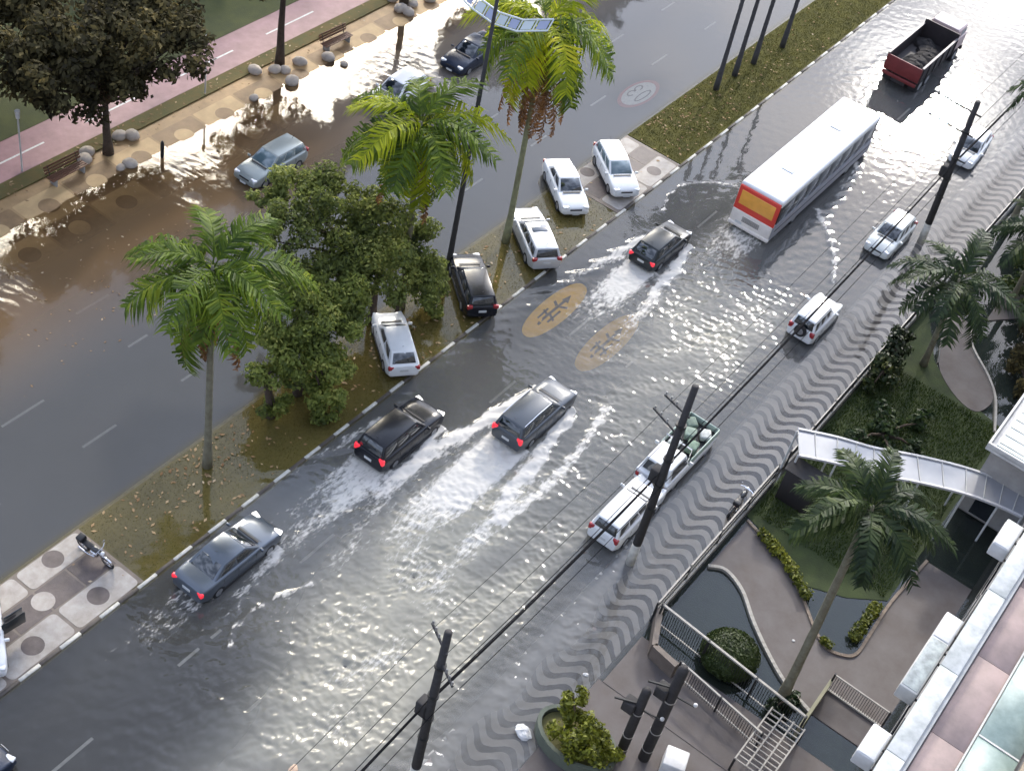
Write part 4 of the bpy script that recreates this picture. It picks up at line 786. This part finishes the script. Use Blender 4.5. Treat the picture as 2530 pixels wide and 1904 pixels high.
# boulders
for i, (x, y, s) in enumerate([(43.49, 48.6, .42), (44.02, 48.2, .45), (41.27, 48.6, .42), (40.75, 48.2, .44), (42.3, 46.5, .42), (41.75, 46.6, .28), (53.65, 48.4, .45), (54.65, 47.75, .42), (55.1, 47.35, .38), (56.4, 47.4, .45), (54.6, 46.35, .48), (58.14, 46.7, .44), (65.9, 47.5, .48), (66.0, 46.95, .45), (68.4, 47.1, .44), (67.0, 47.4, .42), (66.3, 48.6, .4), (51.7, 46.6, .30), (58.45, 45.7, .26)]):
    o = MB().ball((0, 0, 0), (s, s * .85, s * .62), 14, 9, .06, i).build('boulder', m_rock, smooth=True); o.location = (x, y, pz(y) + s * .38); o.rotation_euler = (0, 0, i * 1.3)
    blab = ['boulder touching its neighbour right of the dark tree trunk, left one of the pair', 'boulder right of the dark tree trunk, right one of the pair', 'boulder behind the left bench end, farther of two', 'boulder behind the left bench end, nearer of two', 'larger lone boulder in front of the dark tree on the brown paving', 'small boulder tucked beside the larger lone one in front of the dark tree', 'leftmost boulder beside the thick bare trunk', 'boulder just in front of the thick bare trunk, left of two', 'boulder just in front of the thick bare trunk, right of two', 'boulder right of the thick bare trunk near the bench', 'boulder nearest the camera below the thick bare trunk', 'boulder in front of the upper bench', 'left boulder at the foot of the topmost promenade tree', 'front boulder at the foot of the topmost promenade tree', 'boulder alone right of the topmost promenade tree', 'middle boulder at the foot of the topmost promenade tree', 'rear boulder behind the topmost promenade tree', 'small flat boulder left of the thick bare trunk on the paving', 'small boulder at the edge of the flooded promenade below the upper bench'][i]
    who = ['at the foot of the dark promenade tree', 'around the thick bare promenade trunk', 'at the foot of the topmost promenade tree'][0 if x < 45 else 1 if x < 60 else 2]
    tag(o, 'pale ' + blab, 'boulder', 'boulders ' + who)
# benches
def bench(x, y, rz, label):
    r_ = empty('park_bench', (x, y, pz(y)), R(rz)); tag(r_, label, 'bench')
    for i in range(4): MB().box((0, -.22 + i * .14, .44), (2.3, .11, .045)).build('seat_slat', m_wood, r_, bevel=.008)
    for i in range(3): MB().box((0, .33 + i * .045, .62 + i * .15), (2.3, .04, .12)).build('back_slat', m_wood, r_, bevel=.008)
    for s in (-.9, .9):
        MB().box((s, -.02, .21), (.10, .5, .42)).build('leg', m_conc, r_, bevel=.02); MB().tube([(s, .26, .42), (s, .44, 1.0)], .025, 6).build('back_support', m_iron, r_)
bench(39.2, 47.75, 0, 'dark wooden bench on the promenade left of the dark tree')
bench(59.6, 47.35, -2, 'dark wooden bench at the top beyond the thick bare trunk')
# small promenade posts
for x, y, lb in [(49.86, 48.6, 'slim white post beside the cycle path right of the dark tree'), (37.78, 49.5, 'slim white post on the cycle path near the left bench')]:
    r_ = empty('light_post', (x, y, .28)); tag(r_, lb, 'post'); MB().tube([(0, 0, 0), (0, 0, 3.3)], .045, 8).build('pole', m_offw, r_); MB().tube([(0, 0, 3.3), (0, 0, 3.75)], [.10, .14], 10).build('lantern', m_white, r_)
r_ = MB().tube([(0, 0, 0), (0, 0, .9), (0, 0, 1.05)], [.10, .10, .04], 10).build('bollard', m_black); r_.location = (44.1, 46.0, pz(46)); tag(r_, 'short dark bollard at the edge of the flooded promenade', 'bollard')
# ------------------------------------------------------------------ poles and cables
def upole(x, y, h, label, r=.21, base=True, arms=(), fit=True):
    r_ = empty('utility_pole', (x, y, 0)); tag(r_, label, 'utility pole')
    MB().tube([(0, 0, 0 if not base else 1.5), (0, 0, h)], [r, r * .72], 12).build('shaft', m_pole, r_, smooth=True)
    if base: MB().tube([(0, 0, 0), (0, 0, 1.5)], [r * 1.06, r * 1.02], 12).build('painted_base', m_polew, r_, smooth=True)
    for z, half, ang in arms:
        c, s = math.cos(R(ang)), math.sin(R(ang)); MB().tube([(-c * half * .2, -s * half * .2, z), (c * half, s * half, z)], .05, 6).build('crossarm', m_pole, r_)
        for q in (.45, .7, .95): MB().tube([(c * half * q, s * half * q, z + .05), (c * half * q, s * half * q, z + .22)], [.05, .035], 7).build('insulator', m_conc, r_)
    if fit:
        for z in (h * .35, h * .48, h * .62, h * .8): MB().tube([(0, 0, z), (0, 0, z + .10)], r * 1.12, 12).build('band', m_iron, r_)
        MB().box((.05, .30, h * .52), (.5, .42, .7)).build('junction_box', m_pole, r_, bevel=.05)
        MB().tube([(.1, .1, h * .44), (.45, .55, h * .44)], .035, 6).build('bracket', m_iron, r_)
    return r_
upole(24.5, 12.55, 9.9, 'dark utility pole at the bottom with cables crossing it', .19, arms=[(8.9, 1.1, 60), (8.2, 1.0, 240)])
upole(39.13, 12.2, 11.15, 'dark utility pole with whitewashed base beside the white estate', .20, arms=[(8.4, 1.6, 70), (9.6, 1.2, 75)])
p3 = upole(71.22, 12.5, 9.6, 'dark utility pole with crossarms between two white parked cars', .21, arms=[(8.9, 2.4, 80), (7.6, 2.4, 82)])
p3.rotation_euler = (-.05, 0, 0)
upole(103, 12.5, 9.9, 'farthest utility pole beyond the right edge', .25)
def cable(name, label, pts, r, sag):
    mb = MB()
    for a, c in zip(pts[:-1], pts[1:]):
        a = Vector(a); c = Vector(c); mb.tube([a.lerp(c, i / 14) - Vector((0, 0, 4 * sag * (i / 14) * (1 - i / 14))) for i in range(15)], r, 5, cap=False)
    o = mb.build(name, m_wire); tag(o, label, 'cable'); return o
for i, (dy, dz, r, sag, lb) in enumerate([(.28, 5.5, .030, .25, 'thick black cable along the poles, the heaviest of the bundle'), (.38, 5.1, .022, .3, 'thin lower cable strung just under the thick one'), (.20, 5.9, .020, .22, 'thin cable strung just above the thick one'), (.55, 5.3, .016, .38, 'slack thin cable on the road side of the bundle'), (.75, 6.6, .012, .25, 'fine upper wire on the road side of the poles'), (-.2, 5.7, .015, .34, 'thin wire on the garden side of the bundle'), (.1, 6.2, .012, .45, 'slack fine wire above the bundle'), (1.1, 8.5, .010, .3, 'highest fine wire on the crossarm ends')]):
    cable('overhead_cable', lb, [(4, 12.55 + dy, dz - .6), (24.5, 12.55 + dy, dz - .35), (39.13, 12.2 + dy, dz), (71.22, 12.5 + dy, dz), (103, 12.5 + dy, dz)], r, sag)
cable('splice_sleeve', 'dark splice sleeve hanging on the cable above the sparkling water', [(52.2, 12.62, 5.2), (52.9, 12.62, 5.2)], .09, 0)
# street lamp on median with lattice arm
r_ = empty('street_lamp', (48.6, 29.9, 0)); tag(r_, 'tall black street lamp post with pale curved lattice arm on the median', 'street lamp')
MB().tube([(0, 0, 0), (0, 0, 1.2), (0, 0, 16.5)], [.20, .15, .08], 10).build('post', m_pole, r_, smooth=True); MB().tube([(0, 0, 0), (0, 0, .5)], [.30, .22], 10).build('base', m_pole, r_)
la = [Vector(p) - Vector((48.6, 29.9, 0)) for p in [(49.2, 33.3, 14.9), (49.05, 31.4, 14.45), (48.95, 30.1, 14.35), (49.1, 28.9, 14.5), (49.7, 27.7, 14.9)]]
def lp(s):
    k = min(int(s * 4), 3); return la[k].lerp(la[k + 1], s * 4 - k)
lt = MB(); up_ = Vector((.35, 0, .45)); lt.tube([lp(i / 16) for i in range(17)], .045, 5); lt.tube([lp(i / 16) + up_ for i in range(17)], .045, 5)
for i in range(0, 17, 2): lt.tube([lp(i / 16), lp(i / 16) + up_], .035, 4)
lt.build('lattice_arm', mat('lattice_white', (.62, .66, .66), .5), r_)
for i in range(8):
    a, c = lp((i * 2 + .3) / 16), lp((i * 2 + 1.7) / 16); MB().add([a + up_ * .12, c + up_ * .12, c + up_ * .88, a + up_ * .88], [(0, 1, 2, 3)]).build('arm_panel', mat('panel_blue', (.34, .37, .50), .4) if i % 2 else mat('panel_pale', (.55, .60, .60), .4), r_)
# ------------------------------------------------------------------ garden behind the railing
slab('garden_ground', 33, XB, -.2, 9.75, -.04, .06, m_glawn)
def gwalk_(): pass
def gwalk(name, poly, zt=.185, m=m_gwalk, z0=.0):
    o = MB().prism(poly, z0, zt).build(name, m); o['kind'] = 'structure'; return o
def smooth_poly(p, n=5):
    out = []
    for i in range(len(p)):
        p0, p1, p2, p3 = [Vector(p[(i + k) % len(p)]) for k in (-1, 0, 1, 2)]
        for j in range(n):
            t_ = j / n; out.append(tuple(.5 * ((2 * p1) + (p2 - p0) * t_ + (2 * p0 - 5 * p1 + 4 * p2 - p3) * t_ ** 2 + (3 * p1 - p0 - 3 * p2 + p3) * t_ ** 3)))
    return out
def smooth_line(p, n=6):
    out = []; q = [p[0]] + list(p) + [p[-1]]
    for i in range(1, len(q) - 2):
        p0, p1, p2, p3 = [Vector(q[i + k]) for k in (-1, 0, 1, 2)]
        for j in range(n):
            t_ = j / n; out.append(tuple(.5 * ((2 * p1) + (p2 - p0) * t_ + (2 * p0 - 5 * p1 + 4 * p2 - p3) * t_ ** 2 + (3 * p1 - p0 - 3 * p2 + p3) * t_ ** 3)))
    return out + [tuple(p[-1])]
west = smooth_line([(41.4, 9.5), (41.75, 8.8), (41.3, 7.7), (40.2, 6.5), (39.2, 5.2), (38.4, 3.9), (37.9, 2.5)])
east = smooth_line([(45.0, 9.5), (44.2, 7.3), (43.1, 5.7), (41.9, 4.4), (41.3, 3.5), (41.4, 2.8), (41.9, 2.3), (43.3, 2.3), (45.6, 2.35), (49.0, 2.1)])
gwalk('garden_path', west + [(37.9, -.2), (49.0, -.2)] + list(reversed(east)))
def edge(name, pts, h, wd, m, label):
    mb = MB()
    for a, c in zip(pts[:-1], pts[1:]):
        a, c = Vector(a), Vector(c); d = c - a; mb.box(((a.x + c.x) / 2, (a.y + c.y) / 2, h / 2), (d.length + .03, wd, h), rz=math.atan2(d.y, d.x))
    o = mb.build(name, m); tag(o, label, 'edging'); return o
gl_ = MB().prism([(45.6, 2.5), (60, 2.5), (61.0, 6.4), (62.2, 7.6), (66, 9.7), (45.3, 9.7), (44.5, 7.4), (43.6, 5.8), (44.4, 4.0)], 0, .175).build('garden_lawn', mat('green_lawn', (.040, .058, .016), .95, nscale=1.3, col2=(.022, .034, .012), bump=.8, bscale=14)); gl_['kind'] = 'structure'
edge('path_edging', west, .30, .16, m_rail, 'pale curved edging between the path and the blue flooded lawn')
edge('path_edging', east, .26, .14, mat('edging_brown', (.22, .17, .13), .7, nscale=3), 'brown curved edging of the dark lawn with hedge clumps')
def hedge(label, pts, hz, rr_, n, m, seed, name='hedge', size=.09, z0=.1):
    root = empty(name, (pts[0][0], pts[0][1], z0)); tag(root, label, 'hedge'); bl = []
    for i in range(len(pts) - 1):
        a, c = Vector(pts[i]), Vector(pts[i + 1]); k = max(1, int((c - a).length / (rr_ * .9)))
        for j in range(k): p = a.lerp(c, j / k); bl.append((p.x - pts[0][0], p.y - pts[0][1], hz, rr_ * rnd.uniform(.8, 1.15)))
    st_ = MB()
    for b_ in bl[::2]: st_.tube([(b_[0], b_[1], 0), (b_[0], b_[1], hz)], .03, 5)
    st_.build('stems', m_bark, root); V_, F_ = leaves(bl, n, size, seed, shell=.5); npmesh('foliage', V_, F_, m, root)
hedge('yellow-green hedge curving along the path by the railing', [(44.7, 8.6), (44.1, 7.0), (43.2, 5.7), (42.9, 5.2)], .30, .26, 1700, L_hedge, 3)
hedge('short yellow-green hedge beside the flooded corner of the lawn', [(42.6, 2.75), (43.6, 2.75), (44.9, 2.75)], .30, .26, 1300, L_hedge, 4)
hedge('tiny hedge clump at the lawn tip', [(41.45, 3.65), (41.35, 3.2)], .22, .18, 350, L_hedge, 5)
# clipped dome shrub standing in the flooded lawn
root = empty('dome_shrub', (37.75, 6.35, .08)); tag(root, 'large clipped dome shrub in the blue flooded lawn', 'shrub')
MB().tube([(0, 0, 0), (0, 0, .6)], .09, 7).build('stem', m_bark, root); MB().ball((0, 0, .45), (1.30, 1.20, .62), 18, 10, .03, 2).build('leaf_core', L_bush, root, smooth=True)
g_ = np.random.default_rng(8); d = g_.normal(size=(6000, 3)); d[:, 2] = np.abs(d[:, 2]); d /= np.linalg.norm(d, axis=1)[:, None]; C = d * np.array([1.34, 1.24, .68]) * g_.uniform(.93, 1.03, (6000, 1)) + np.array([0, 0, .42])
nn = d + g_.normal(size=d.shape) * .5; nn /= np.linalg.norm(nn, axis=1)[:, None]; t_ = np.cross(nn, g_.normal(size=d.shape)); t_ /= np.linalg.norm(t_, axis=1)[:, None]; u = np.cross(nn, t_); s = .06
npmesh('foliage', np.stack([C - t_ * s, C + u * s * .5, C + t_ * s, C - u * s * .5], 1).reshape(-1, 3), np.arange(24000).reshape(-1, 4), L_bush, root)
tree('shrub', 'dark low shrub at the foot of the leaning garden palm', (37.4, 3.35), [((0, 0), (0, 0, .4), .06)], [(0, .1, .35, .5), (-.4, .35, .3, .42), (.35, -.1, .3, .38)], 900, .12, L_palmd, 12, cat='shrub', z0=.08)
tree('shrub', 'dark leafy bush against the railing below the wave pavement', (58.9, 9.1), [((0, 0), (0, 0, .8), .08)], [(0, 0, 1.0, .75), (-.9, -.1, .9, .7), (.9, .1, 1.2, .8), (1.7, .3, 1.5, .7), (-1.7, 0, .7, .6)], 2400, .14, leafmat('leaf_darkbush', (.010, .018, .008), (.04, .06, .018), (.12, .13, .03), trans=.3), 13, cat='shrub', z0=.08)
tree('shrub', 'dark shrubs in the deep green lawn between walkway canopy and railing', (54.5, 7.2), [((0, 0), (0, 0, .5), .08)], [(0, 0, .45, .8), (1.5, .3, .5, .8), (-1.3, .8, .4, .7), (2.4, -1.2, .45, .7), (.4, -1.8, .4, .8), (-1.5, -1.2, .4, .6)], 2600, .15, L_palmd, 14, cat='shrub', z0=.06)
tree('shrub', 'dark green thicket near the right edge beside the tiled path', (72.5, 6.5), [((0, 0), (0, 0, 1.2), .1)], [(0, 0, 1.5, 1.2), (1.8, .5, 1.7, 1.2), (-1.8, -.2, 1.3, 1.1), (3.6, .9, 1.8, 1.2), (.6, -1.8, 1.4, 1.1), (5.3, 1.0, 1.8, 1.2), (-3.5, -1.8, 1.0, .9)], 5200, .18, leafmat('leaf_thicket', (.012, .022, .008), (.05, .085, .02), (.14, .16, .03), trans=.35), 15, cat='shrub', z0=.06)
tree('shrub', 'low dark undergrowth right of the curved tiled path', (64.6, 4.0), [((0, 0), (0, 0, .8), .08)], [(0, 0, 1.0, .9), (1.3, -.7, 1.0, .9), (-1.4, -1.0, .7, .7), (2.4, .6, 1.2, .9), (3.4, -1.2, 1.2, .9)], 2600, .15, L_dark, 16, cat='shrub', z0=.06)
gwalk('garden_path', smooth_poly([(66.4, 8.5), (64.2, 8.0), (62.1, 7.3), (61.0, 6.4), (60.2, 5.1), (60.3, 4.2), (61.8, 4.0), (63.2, 5.0), (64.8, 6.6), (66.4, 7.3)], 4), .20)
edge('path_edging', [(62.1, 7.35), (64.2, 8.05), (66.3, 8.55)], .24, .08, m_iron, 'dark joint edging on the tiled path near the dark palm')
edge('path_edging', smooth_line([(66.4, 7.2), (64.8, 6.5), (63.2, 4.9), (61.8, 3.9), (59.5, 3.0)]), .30, .12, m_rail, 'pale edging along the right side of the tiled path')
gwalk('garden_path', [(67.5, 6.8), (69.5, 5.2), (75, 5.4), (75, 7.0)], .20)
gwalk('forecourt', [(33.2, 9.7), (36.2, 9.7), (36.2, -.2), (33.2, -.2)], .19)
gwalk('driveway', [(22, 9.9), (33.2, 9.9), (33.2, -.2), (22, -.2)], .17)
# railings
def railing(name, label, a, c, h, rails_, gap=.13, wall=0.0, post=2.4, mb_=m_iron, mr_=m_rail, z0=.1):
    a, c = Vector(a), Vector(c); d = c - a; L = d.length; root = empty(name, (a.x, a.y, z0), math.atan2(d.y, d.x)); tag(root, label, 'railing')
    if wall: MB().box((L / 2, 0, wall / 2), (L, .18, wall)).build('plinth', m_conc, root)
    for z, r in rails_: MB().box((L / 2, 0, z), (L, r * 2, r * 1.6)).build('rail', mr_, root)
    k = max(1, round(L / post))
    for i in range(k + 1): MB().box((L * i / k, 0, h / 2 + .03), (.08, .08, h + .06)).build('post', mb_, root)
    pk = MB(); n = int(L / gap)
    for i in range(1, n): pk.box((L * i / n, 0, wall + (h - wall) / 2), (.022, .022, h - wall))
    pk.build('pickets', mb_, root, kind='stuff'); return root
railing('garden_railing', 'long dark railing with pale rails between the wave pavement and the garden', (37.2, 9.85), (48.0, 9.85), 1.25, [(1.25, .035), (.80, .03)], wall=.35)
railing('garden_railing', 'dark railing on a low wall running past the palms towards the top right', (49.3, 9.85), (92, 9.85), 1.15, [(1.15, .03)], wall=.45)
railing('gate_railing', 'pale topped railing across the garden corner from the pavement to the gate', (37.1, 9.6), (36.5, 2.4), 1.5, [(1.5, .05), (.3, .03)], gap=.11)
railing('gate_railing', 'second lower railing parallel to the pale topped one', (35.5, 7.6), (34.9, 3.4), 1.1, [(1.1, .04), (.25, .03)], gap=.11)
railing('gate_railing', 'dark railing over the flooded basement ramp at the bottom right', (39.4, 2.44), (39.35, -.15), 1.2, [(1.2, .03), (.15, .05)], gap=.10)
edge('ramp_wall', [(36.4, 2.42), (39.4, 2.46)], .9, .14, mat('olive_wall', (.26, .25, .17), .8, nscale=3), 'low olive wall between the two railings at the bottom right')
edge('ramp_wall', [(37.3, 9.7), (35.6, 8.9), (35.4, 7.7)], 1.0, .25, m_stone_g, 'rough brown gate pier wall at the pavement corner')
# slatted steel gate lying open near the bottom edge
root = empty('steel_gate', (33.3, 3.65, 0)); tag(root, 'pale steel grille gate near the bottom edge', 'gate')
for i in range(13): MB().box((i * .25, -.7, 1.05), (.05, 1.5, .05)).build('slat', m_rail, root)
for y_ in (-1.45, -.95, -.45, .05): MB().box((1.5, y_, 1.10), (3.1, .06, .07)).build('frame_bar', m_rail, root)
for x_ in (0, 3.0):
    for y_ in (-1.45, .05): MB().box((x_, y_, .52), (.09, .09, 1.04)).build('post', m_iron, root)
# paired black wrapped posts
for (x, y, h, r, lb) in [(30.95, 7.35, 4.6, .21, 'shorter of two fat black wrapped posts at the bottom'), (31.45, 6.55, 6.3, .23, 'taller of two fat black wrapped posts at the bottom')]:
    r_ = empty('service_post', (x, y, .1)); tag(r_, lb, 'post'); MB().tube([(0, 0, 0), (0, 0, h * .97), (0, 0, h)], [r, r * .9, r * .6], 14).build('shaft', m_pole, r_, smooth=True)
    for q in (.12, .32, .66): MB().tube([(0, 0, h * q), (0, 0, h * q + .05)], r * 1.04, 14).build('band', m_rail, r_)
    MB().tube([(0, 0, h * .78), (-.5, .9, h * .8)], .05, 6).build('arm', m_iron, r_); MB().tube([(0, 0, h * .72), (.2, -.9, h * .70)], .04, 6).build('arm', m_iron, r_); MB().ball((.2, -.9, h * .72), .09, 8, 6).build('lamp', m_white, r_)
    MB().box((-.1, .35, h * .72), (.5, .5, .55)).build('meter_box', m_pole, r_, bevel=.05)
# planter with lime bush
root = empty('planter', (30.0, 8.9, .1)); tag(root, 'green-grey oval planter at the bottom beside the black posts', 'planter')
ov = [(1.15 * math.cos(2 * math.pi * i / 28), 1.75 * math.sin(2 * math.pi * i / 28)) for i in range(28)]; iv = [(x * .86, y * .9) for x, y in ov]
vs = [(x, y, 0) for x, y in ov] + [(x, y, .72) for x, y in ov] + [(x, y, .72) for x, y in iv] + [(x, y, .45) for x, y in iv]
MB().add(vs, [(i + 28 * k, (i + 1) % 28 + 28 * k, (i + 1) % 28 + 28 * (k + 1), i + 28 * (k + 1)) for k in range(3) for i in range(28)]).build('shell', mat('pale_green_concrete', (.13, .15, .115), .75, nscale=3, namt=.25), root)
MB().add([(x * .97, y * .97, .5) for x, y in iv], [tuple(range(28))]).build('soil', m_soil, root)
tree('shrub', 'lime yellow bush growing out of the oval planter', (30.0, 8.9), [((0, 0), (0, 0, .7), .08), ((.3, .6), (.6, .9, 1.0), .05)], [(-.2, -.6, .7, .75), (-.35, .3, .75, .8), (.1, -1.2, .6, .65), (.75, 1.0, 1.25, .5), (.35, .5, .9, .6), (-.7, -.3, .5, .5)], 4200, .11, L_lime, 18, cat='shrub', z0=.5)
# curved walkway canopy
def band(pts, wd, z, th, m, nm, par, zoff=0.0):
    mb = MB(); L_, R_ = [], []
    for i, p in enumerate(pts):
        a = Vector(pts[max(i - 1, 0)]); c = Vector(pts[min(i + 1, len(pts) - 1)]); d_ = (c - a).normalized(); n_ = Vector((-d_.y, d_.x)); L_.append(Vector(p) + n_ * wd / 2); R_.append(Vector(p) - n_ * wd / 2)
    poly = [(p.x, p.y) for p in L_] + [(p.x, p.y) for p in reversed(R_)]; k = len(L_)
    for i in range(k - 1):
        q = [L_[i], L_[i + 1], R_[i + 1], R_[i]]; mb.prism([(p.x, p.y) for p in q], z, z + th)
    return mb.build(nm, m, par)
can = empty('walkway_canopy', (49.0, 8.8, .1)); tag(can, 'white curved walkway canopy leading from the pavement to the entrance', 'canopy')
cl = smooth_line([(48.5, 9.6), (49.4, 8.0), (50.1, 6.4), (51.2, 4.6), (52.2, 2.6), (52.7, 1.0), (52.9, -.2)]); cl = [(x - 49.0, y - 8.8) for x, y in cl]
k = len(cl)
for i in range(0, k - 1, 3):
    seg_ = cl[i:i + 4]
    if len(seg_) > 1: band(seg_, 1.55, 2.62, .05, mat('canopy_panel', (.27, .28, .31), .3, nscale=1.2, namt=.2, coat=.5), 'roof_panel', can)
off = []
for i, p in enumerate(cl):
    a = Vector(cl[max(i - 1, 0)]); c = Vector(cl[min(i + 1, k - 1)]); d_ = (c - a).normalized(); off.append((Vector(p), Vector((-d_.y, d_.x))))
for s, mm, hh in ((1, mat('canopy_edge', (.55, .55, .56), .5, nscale=2, namt=.3), .16), (-1, mat('canopy_fascia', (.50, .50, .52), .4), .12)):
    band([tuple(p + n_ * .82 * s) for p, n_ in off], .12, 2.58, hh, mm, 'fascia_beam', can)
for i in range(0, k, 6):
    for s in (-1, 1): p = off[i][0] + off[i][1] * .75 * s; MB().tube([(p.x, p.y, 0), (p.x, p.y, 2.6)], .05, 8).build('column', m_white, can)
for i in range(0, k, 3):
    p, n_ = off[i]; a, c = p + n_ * .78, p - n_ * .78; MB().tube([(a.x, a.y, 2.70), (c.x, c.y, 2.70)], .025, 5).build('purlin', m_offw, can)
root = empty('gatehouse', (48.6, 9.0, .1)); tag(root, 'dark little gatehouse opening under the start of the canopy', 'gatehouse')
MB().box((-.9, -.5, 1.0), (.9, 1.6, 2.0)).build('wall', mat('gate_dark', (.03, .026, .028), .6), root, bevel=.03); MB().box((-.9, -.5, 2.05), (1.1, 1.8, .10)).build('roof', m_pole, root); MB().box((-.42, -.3, 1.1), (.05, .5, 1.7)).build('door', m_iron, root); MB().ball((-.2, .3, 2.3), .08, 8, 6).build('lamp', m_white, root)
# entrance porch with pale flat roof at the right edge
root = empty('entrance_porch', (55.6, .75, .1)); tag(root, 'white flat roofed entrance block at the right edge', 'building')
MB().box((0, 0, 2.1), (4.6, 3.2, 4.2)).build('wall', m_wall, root)
MB().box((0, 0, 4.32), (5.2, 3.8, .22)).build('roof_slab', m_white, root, bevel=.02); MB().box((.1, -.1, 4.46), (4.7, 3.3, .06)).build('roof_sheet', m_roofb, root)
for i in range(7): MB().box((-2.0 + i * .68, -.1, 4.50), (.04, 3.2, .03)).build('roof_rib', m_offw, root)
MB().box((-2.55, 0, 4.5), (.10, 3.8, .25)).build('parapet', m_white, root); MB().box((0, 1.85, 4.5), (5.0, .10, .25)).build('parapet', m_white, root)
MB().box((-2.32, .6, 1.3), (.06, 1.0, 2.2)).build('door', m_glass, root)
# terrace block below the camera with air conditioners
B = empty('apartment_block', (30, -.42, 0)); tag(B, 'apartment block terrace with white parapet, pink floor and teal glass at the bottom right', 'building')
ZT = 22.0
MB().box((9, -3.9, ZT / 2 - .2), (84, 7.6, ZT - .4)).build('wall', m_wall, B)
for i in range(28): MB().box((-31.5 + i * 3, -.235, ZT - .12), (2.985, .47, .24)).build('parapet_cap', mat('parapet_weathered', (.58, .59, .58), .8, nscale=2.6, col2=(.33, .35, .34), bump=.3), B, bevel=.02)
MB().box((9, -.52, ZT - .30), (84, .10, .28)).build('parapet_inner', m_offw, B)
for i in range(30): MB().box((-31.4 + i * 2.8, -1.02, ZT - .36), (2.79, .84, .10)).build('floor_tile', m_tpink, B, bevel=.006, seg=1)
MB().box((9, -1.46, ZT - .30), (84, .04, .20)).build('floor_kerb', m_offw, B)
for i in range(26): MB().box((-31 + i * 3.2, -2.0, ZT - .22), (3.15, 1.0, .04)).build('glass_pane', m_teal, B, bevel=.005, seg=1)
for i in range(26): MB().box((-31 + i * 3.2 + 1.6, -2.0, ZT - .21), (.05, 1.0, .06)).build('glazing_bar', m_offw, B)
MB().box((9, -3.6, ZT + .3), (84, 2.0, 1.2)).build('rear_wall', m_beige, B)
for i in range(14):
    for zf in (3.2, 6.3, 9.4, 12.5, 15.6, 18.7):
        f = MB().box((-28 + i * 6, -.085, zf), (1.8, .06, 1.3)).build('window', m_glass, B)
for (x, lb, wdt) in [(25.4, 'white air conditioner box on the terrace wall, second from the right', .95), (24.0, 'long weathered air conditioner pair on the terrace wall with dripping stains', 1.9), (21.2, 'white air conditioner box at the bottom edge of the terrace wall', .95), (29.4, 'white air conditioner box on the terrace wall nearest the right edge', 1.1)]:
    r_ = empty('air_conditioner', (x, -.40, ZT - .75)); tag(r_, lb, 'air conditioner')
    MB().box((0, .26, .22), (wdt, .46, .46)).build('case', m_white if wdt < 1.5 else m_offw, r_, bevel=.03)
    MB().box((0, .27, .458), (wdt * .94, .40, .02)).build('lid', m_white if wdt < 1.5 else mat('stained_lid', (.42, .46, .45), .7, nscale=4, col2=(.18, .20, .20)), r_, bevel=.02)
    for i in range(5): MB().box((0, .495, .08 + i * .07), (wdt * .85, .012, .025)).build('grille_slat', m_rail, r_)
    for s in (-.35, .35): MB().box((s * wdt, .2, -.04), (.04, .5, .05)).build('bracket', m_iron, r_)
    MB().tube([(-wdt * .4, .05, .1), (-wdt * .6, .03, -.3), (-wdt * .6, .02, -1.0)], .02, 5).build('hose', m_wire, r_)
# floating rubbish
def rubbish(x, y, s, lb, z=ZW, seed=0, m=m_white):
    o = MB().ball((0, 0, 0), (s, s * .7, s * .35), 10, 6, .22, seed).build('floating_bag', m); o.location = (x, y, z + s * .12); o.rotation_euler = (0, 0, seed * 1.1); tag(o, lb, 'rubbish')
rubbish(29.1, 10.75, .42, 'white plastic bag on the flooded pavement at the bottom', seed=1)
rubbish(33.0, 10.4, .12, 'small white scrap left of the paired black posts', seed=2)
rubbish(22.0, 16.2, .22, 'brownish scrap floating at the bottom edge', seed=3, m=mat('scrap', (.5, .36, .26), .7))
rubbish(43.4, 2.95, .10, 'white scrap beside the short lawn hedge', .15, 4); rubbish(40.6, 4.7, .07, 'white speck on the grey garden path', .2, 5)
o = MB().box((0, 0, .55), (.9, .9, .9), rz=.3).build('white_crate', m_white, bevel=.05); o.location = (31.7, 5.45, .1); tag(o, 'white box half cut off by the bottom edge beside the black posts', 'box')
tufts('grass', 'dark wet lawn grass inside the railing', 45.6, 60, 2.7, 9.6, 30000, .16, leafmat('leaf_wetlawn', (.022, .040, .010), (.065, .095, .02), trans=.2, rough=.95, spec=.03), .13, 7)
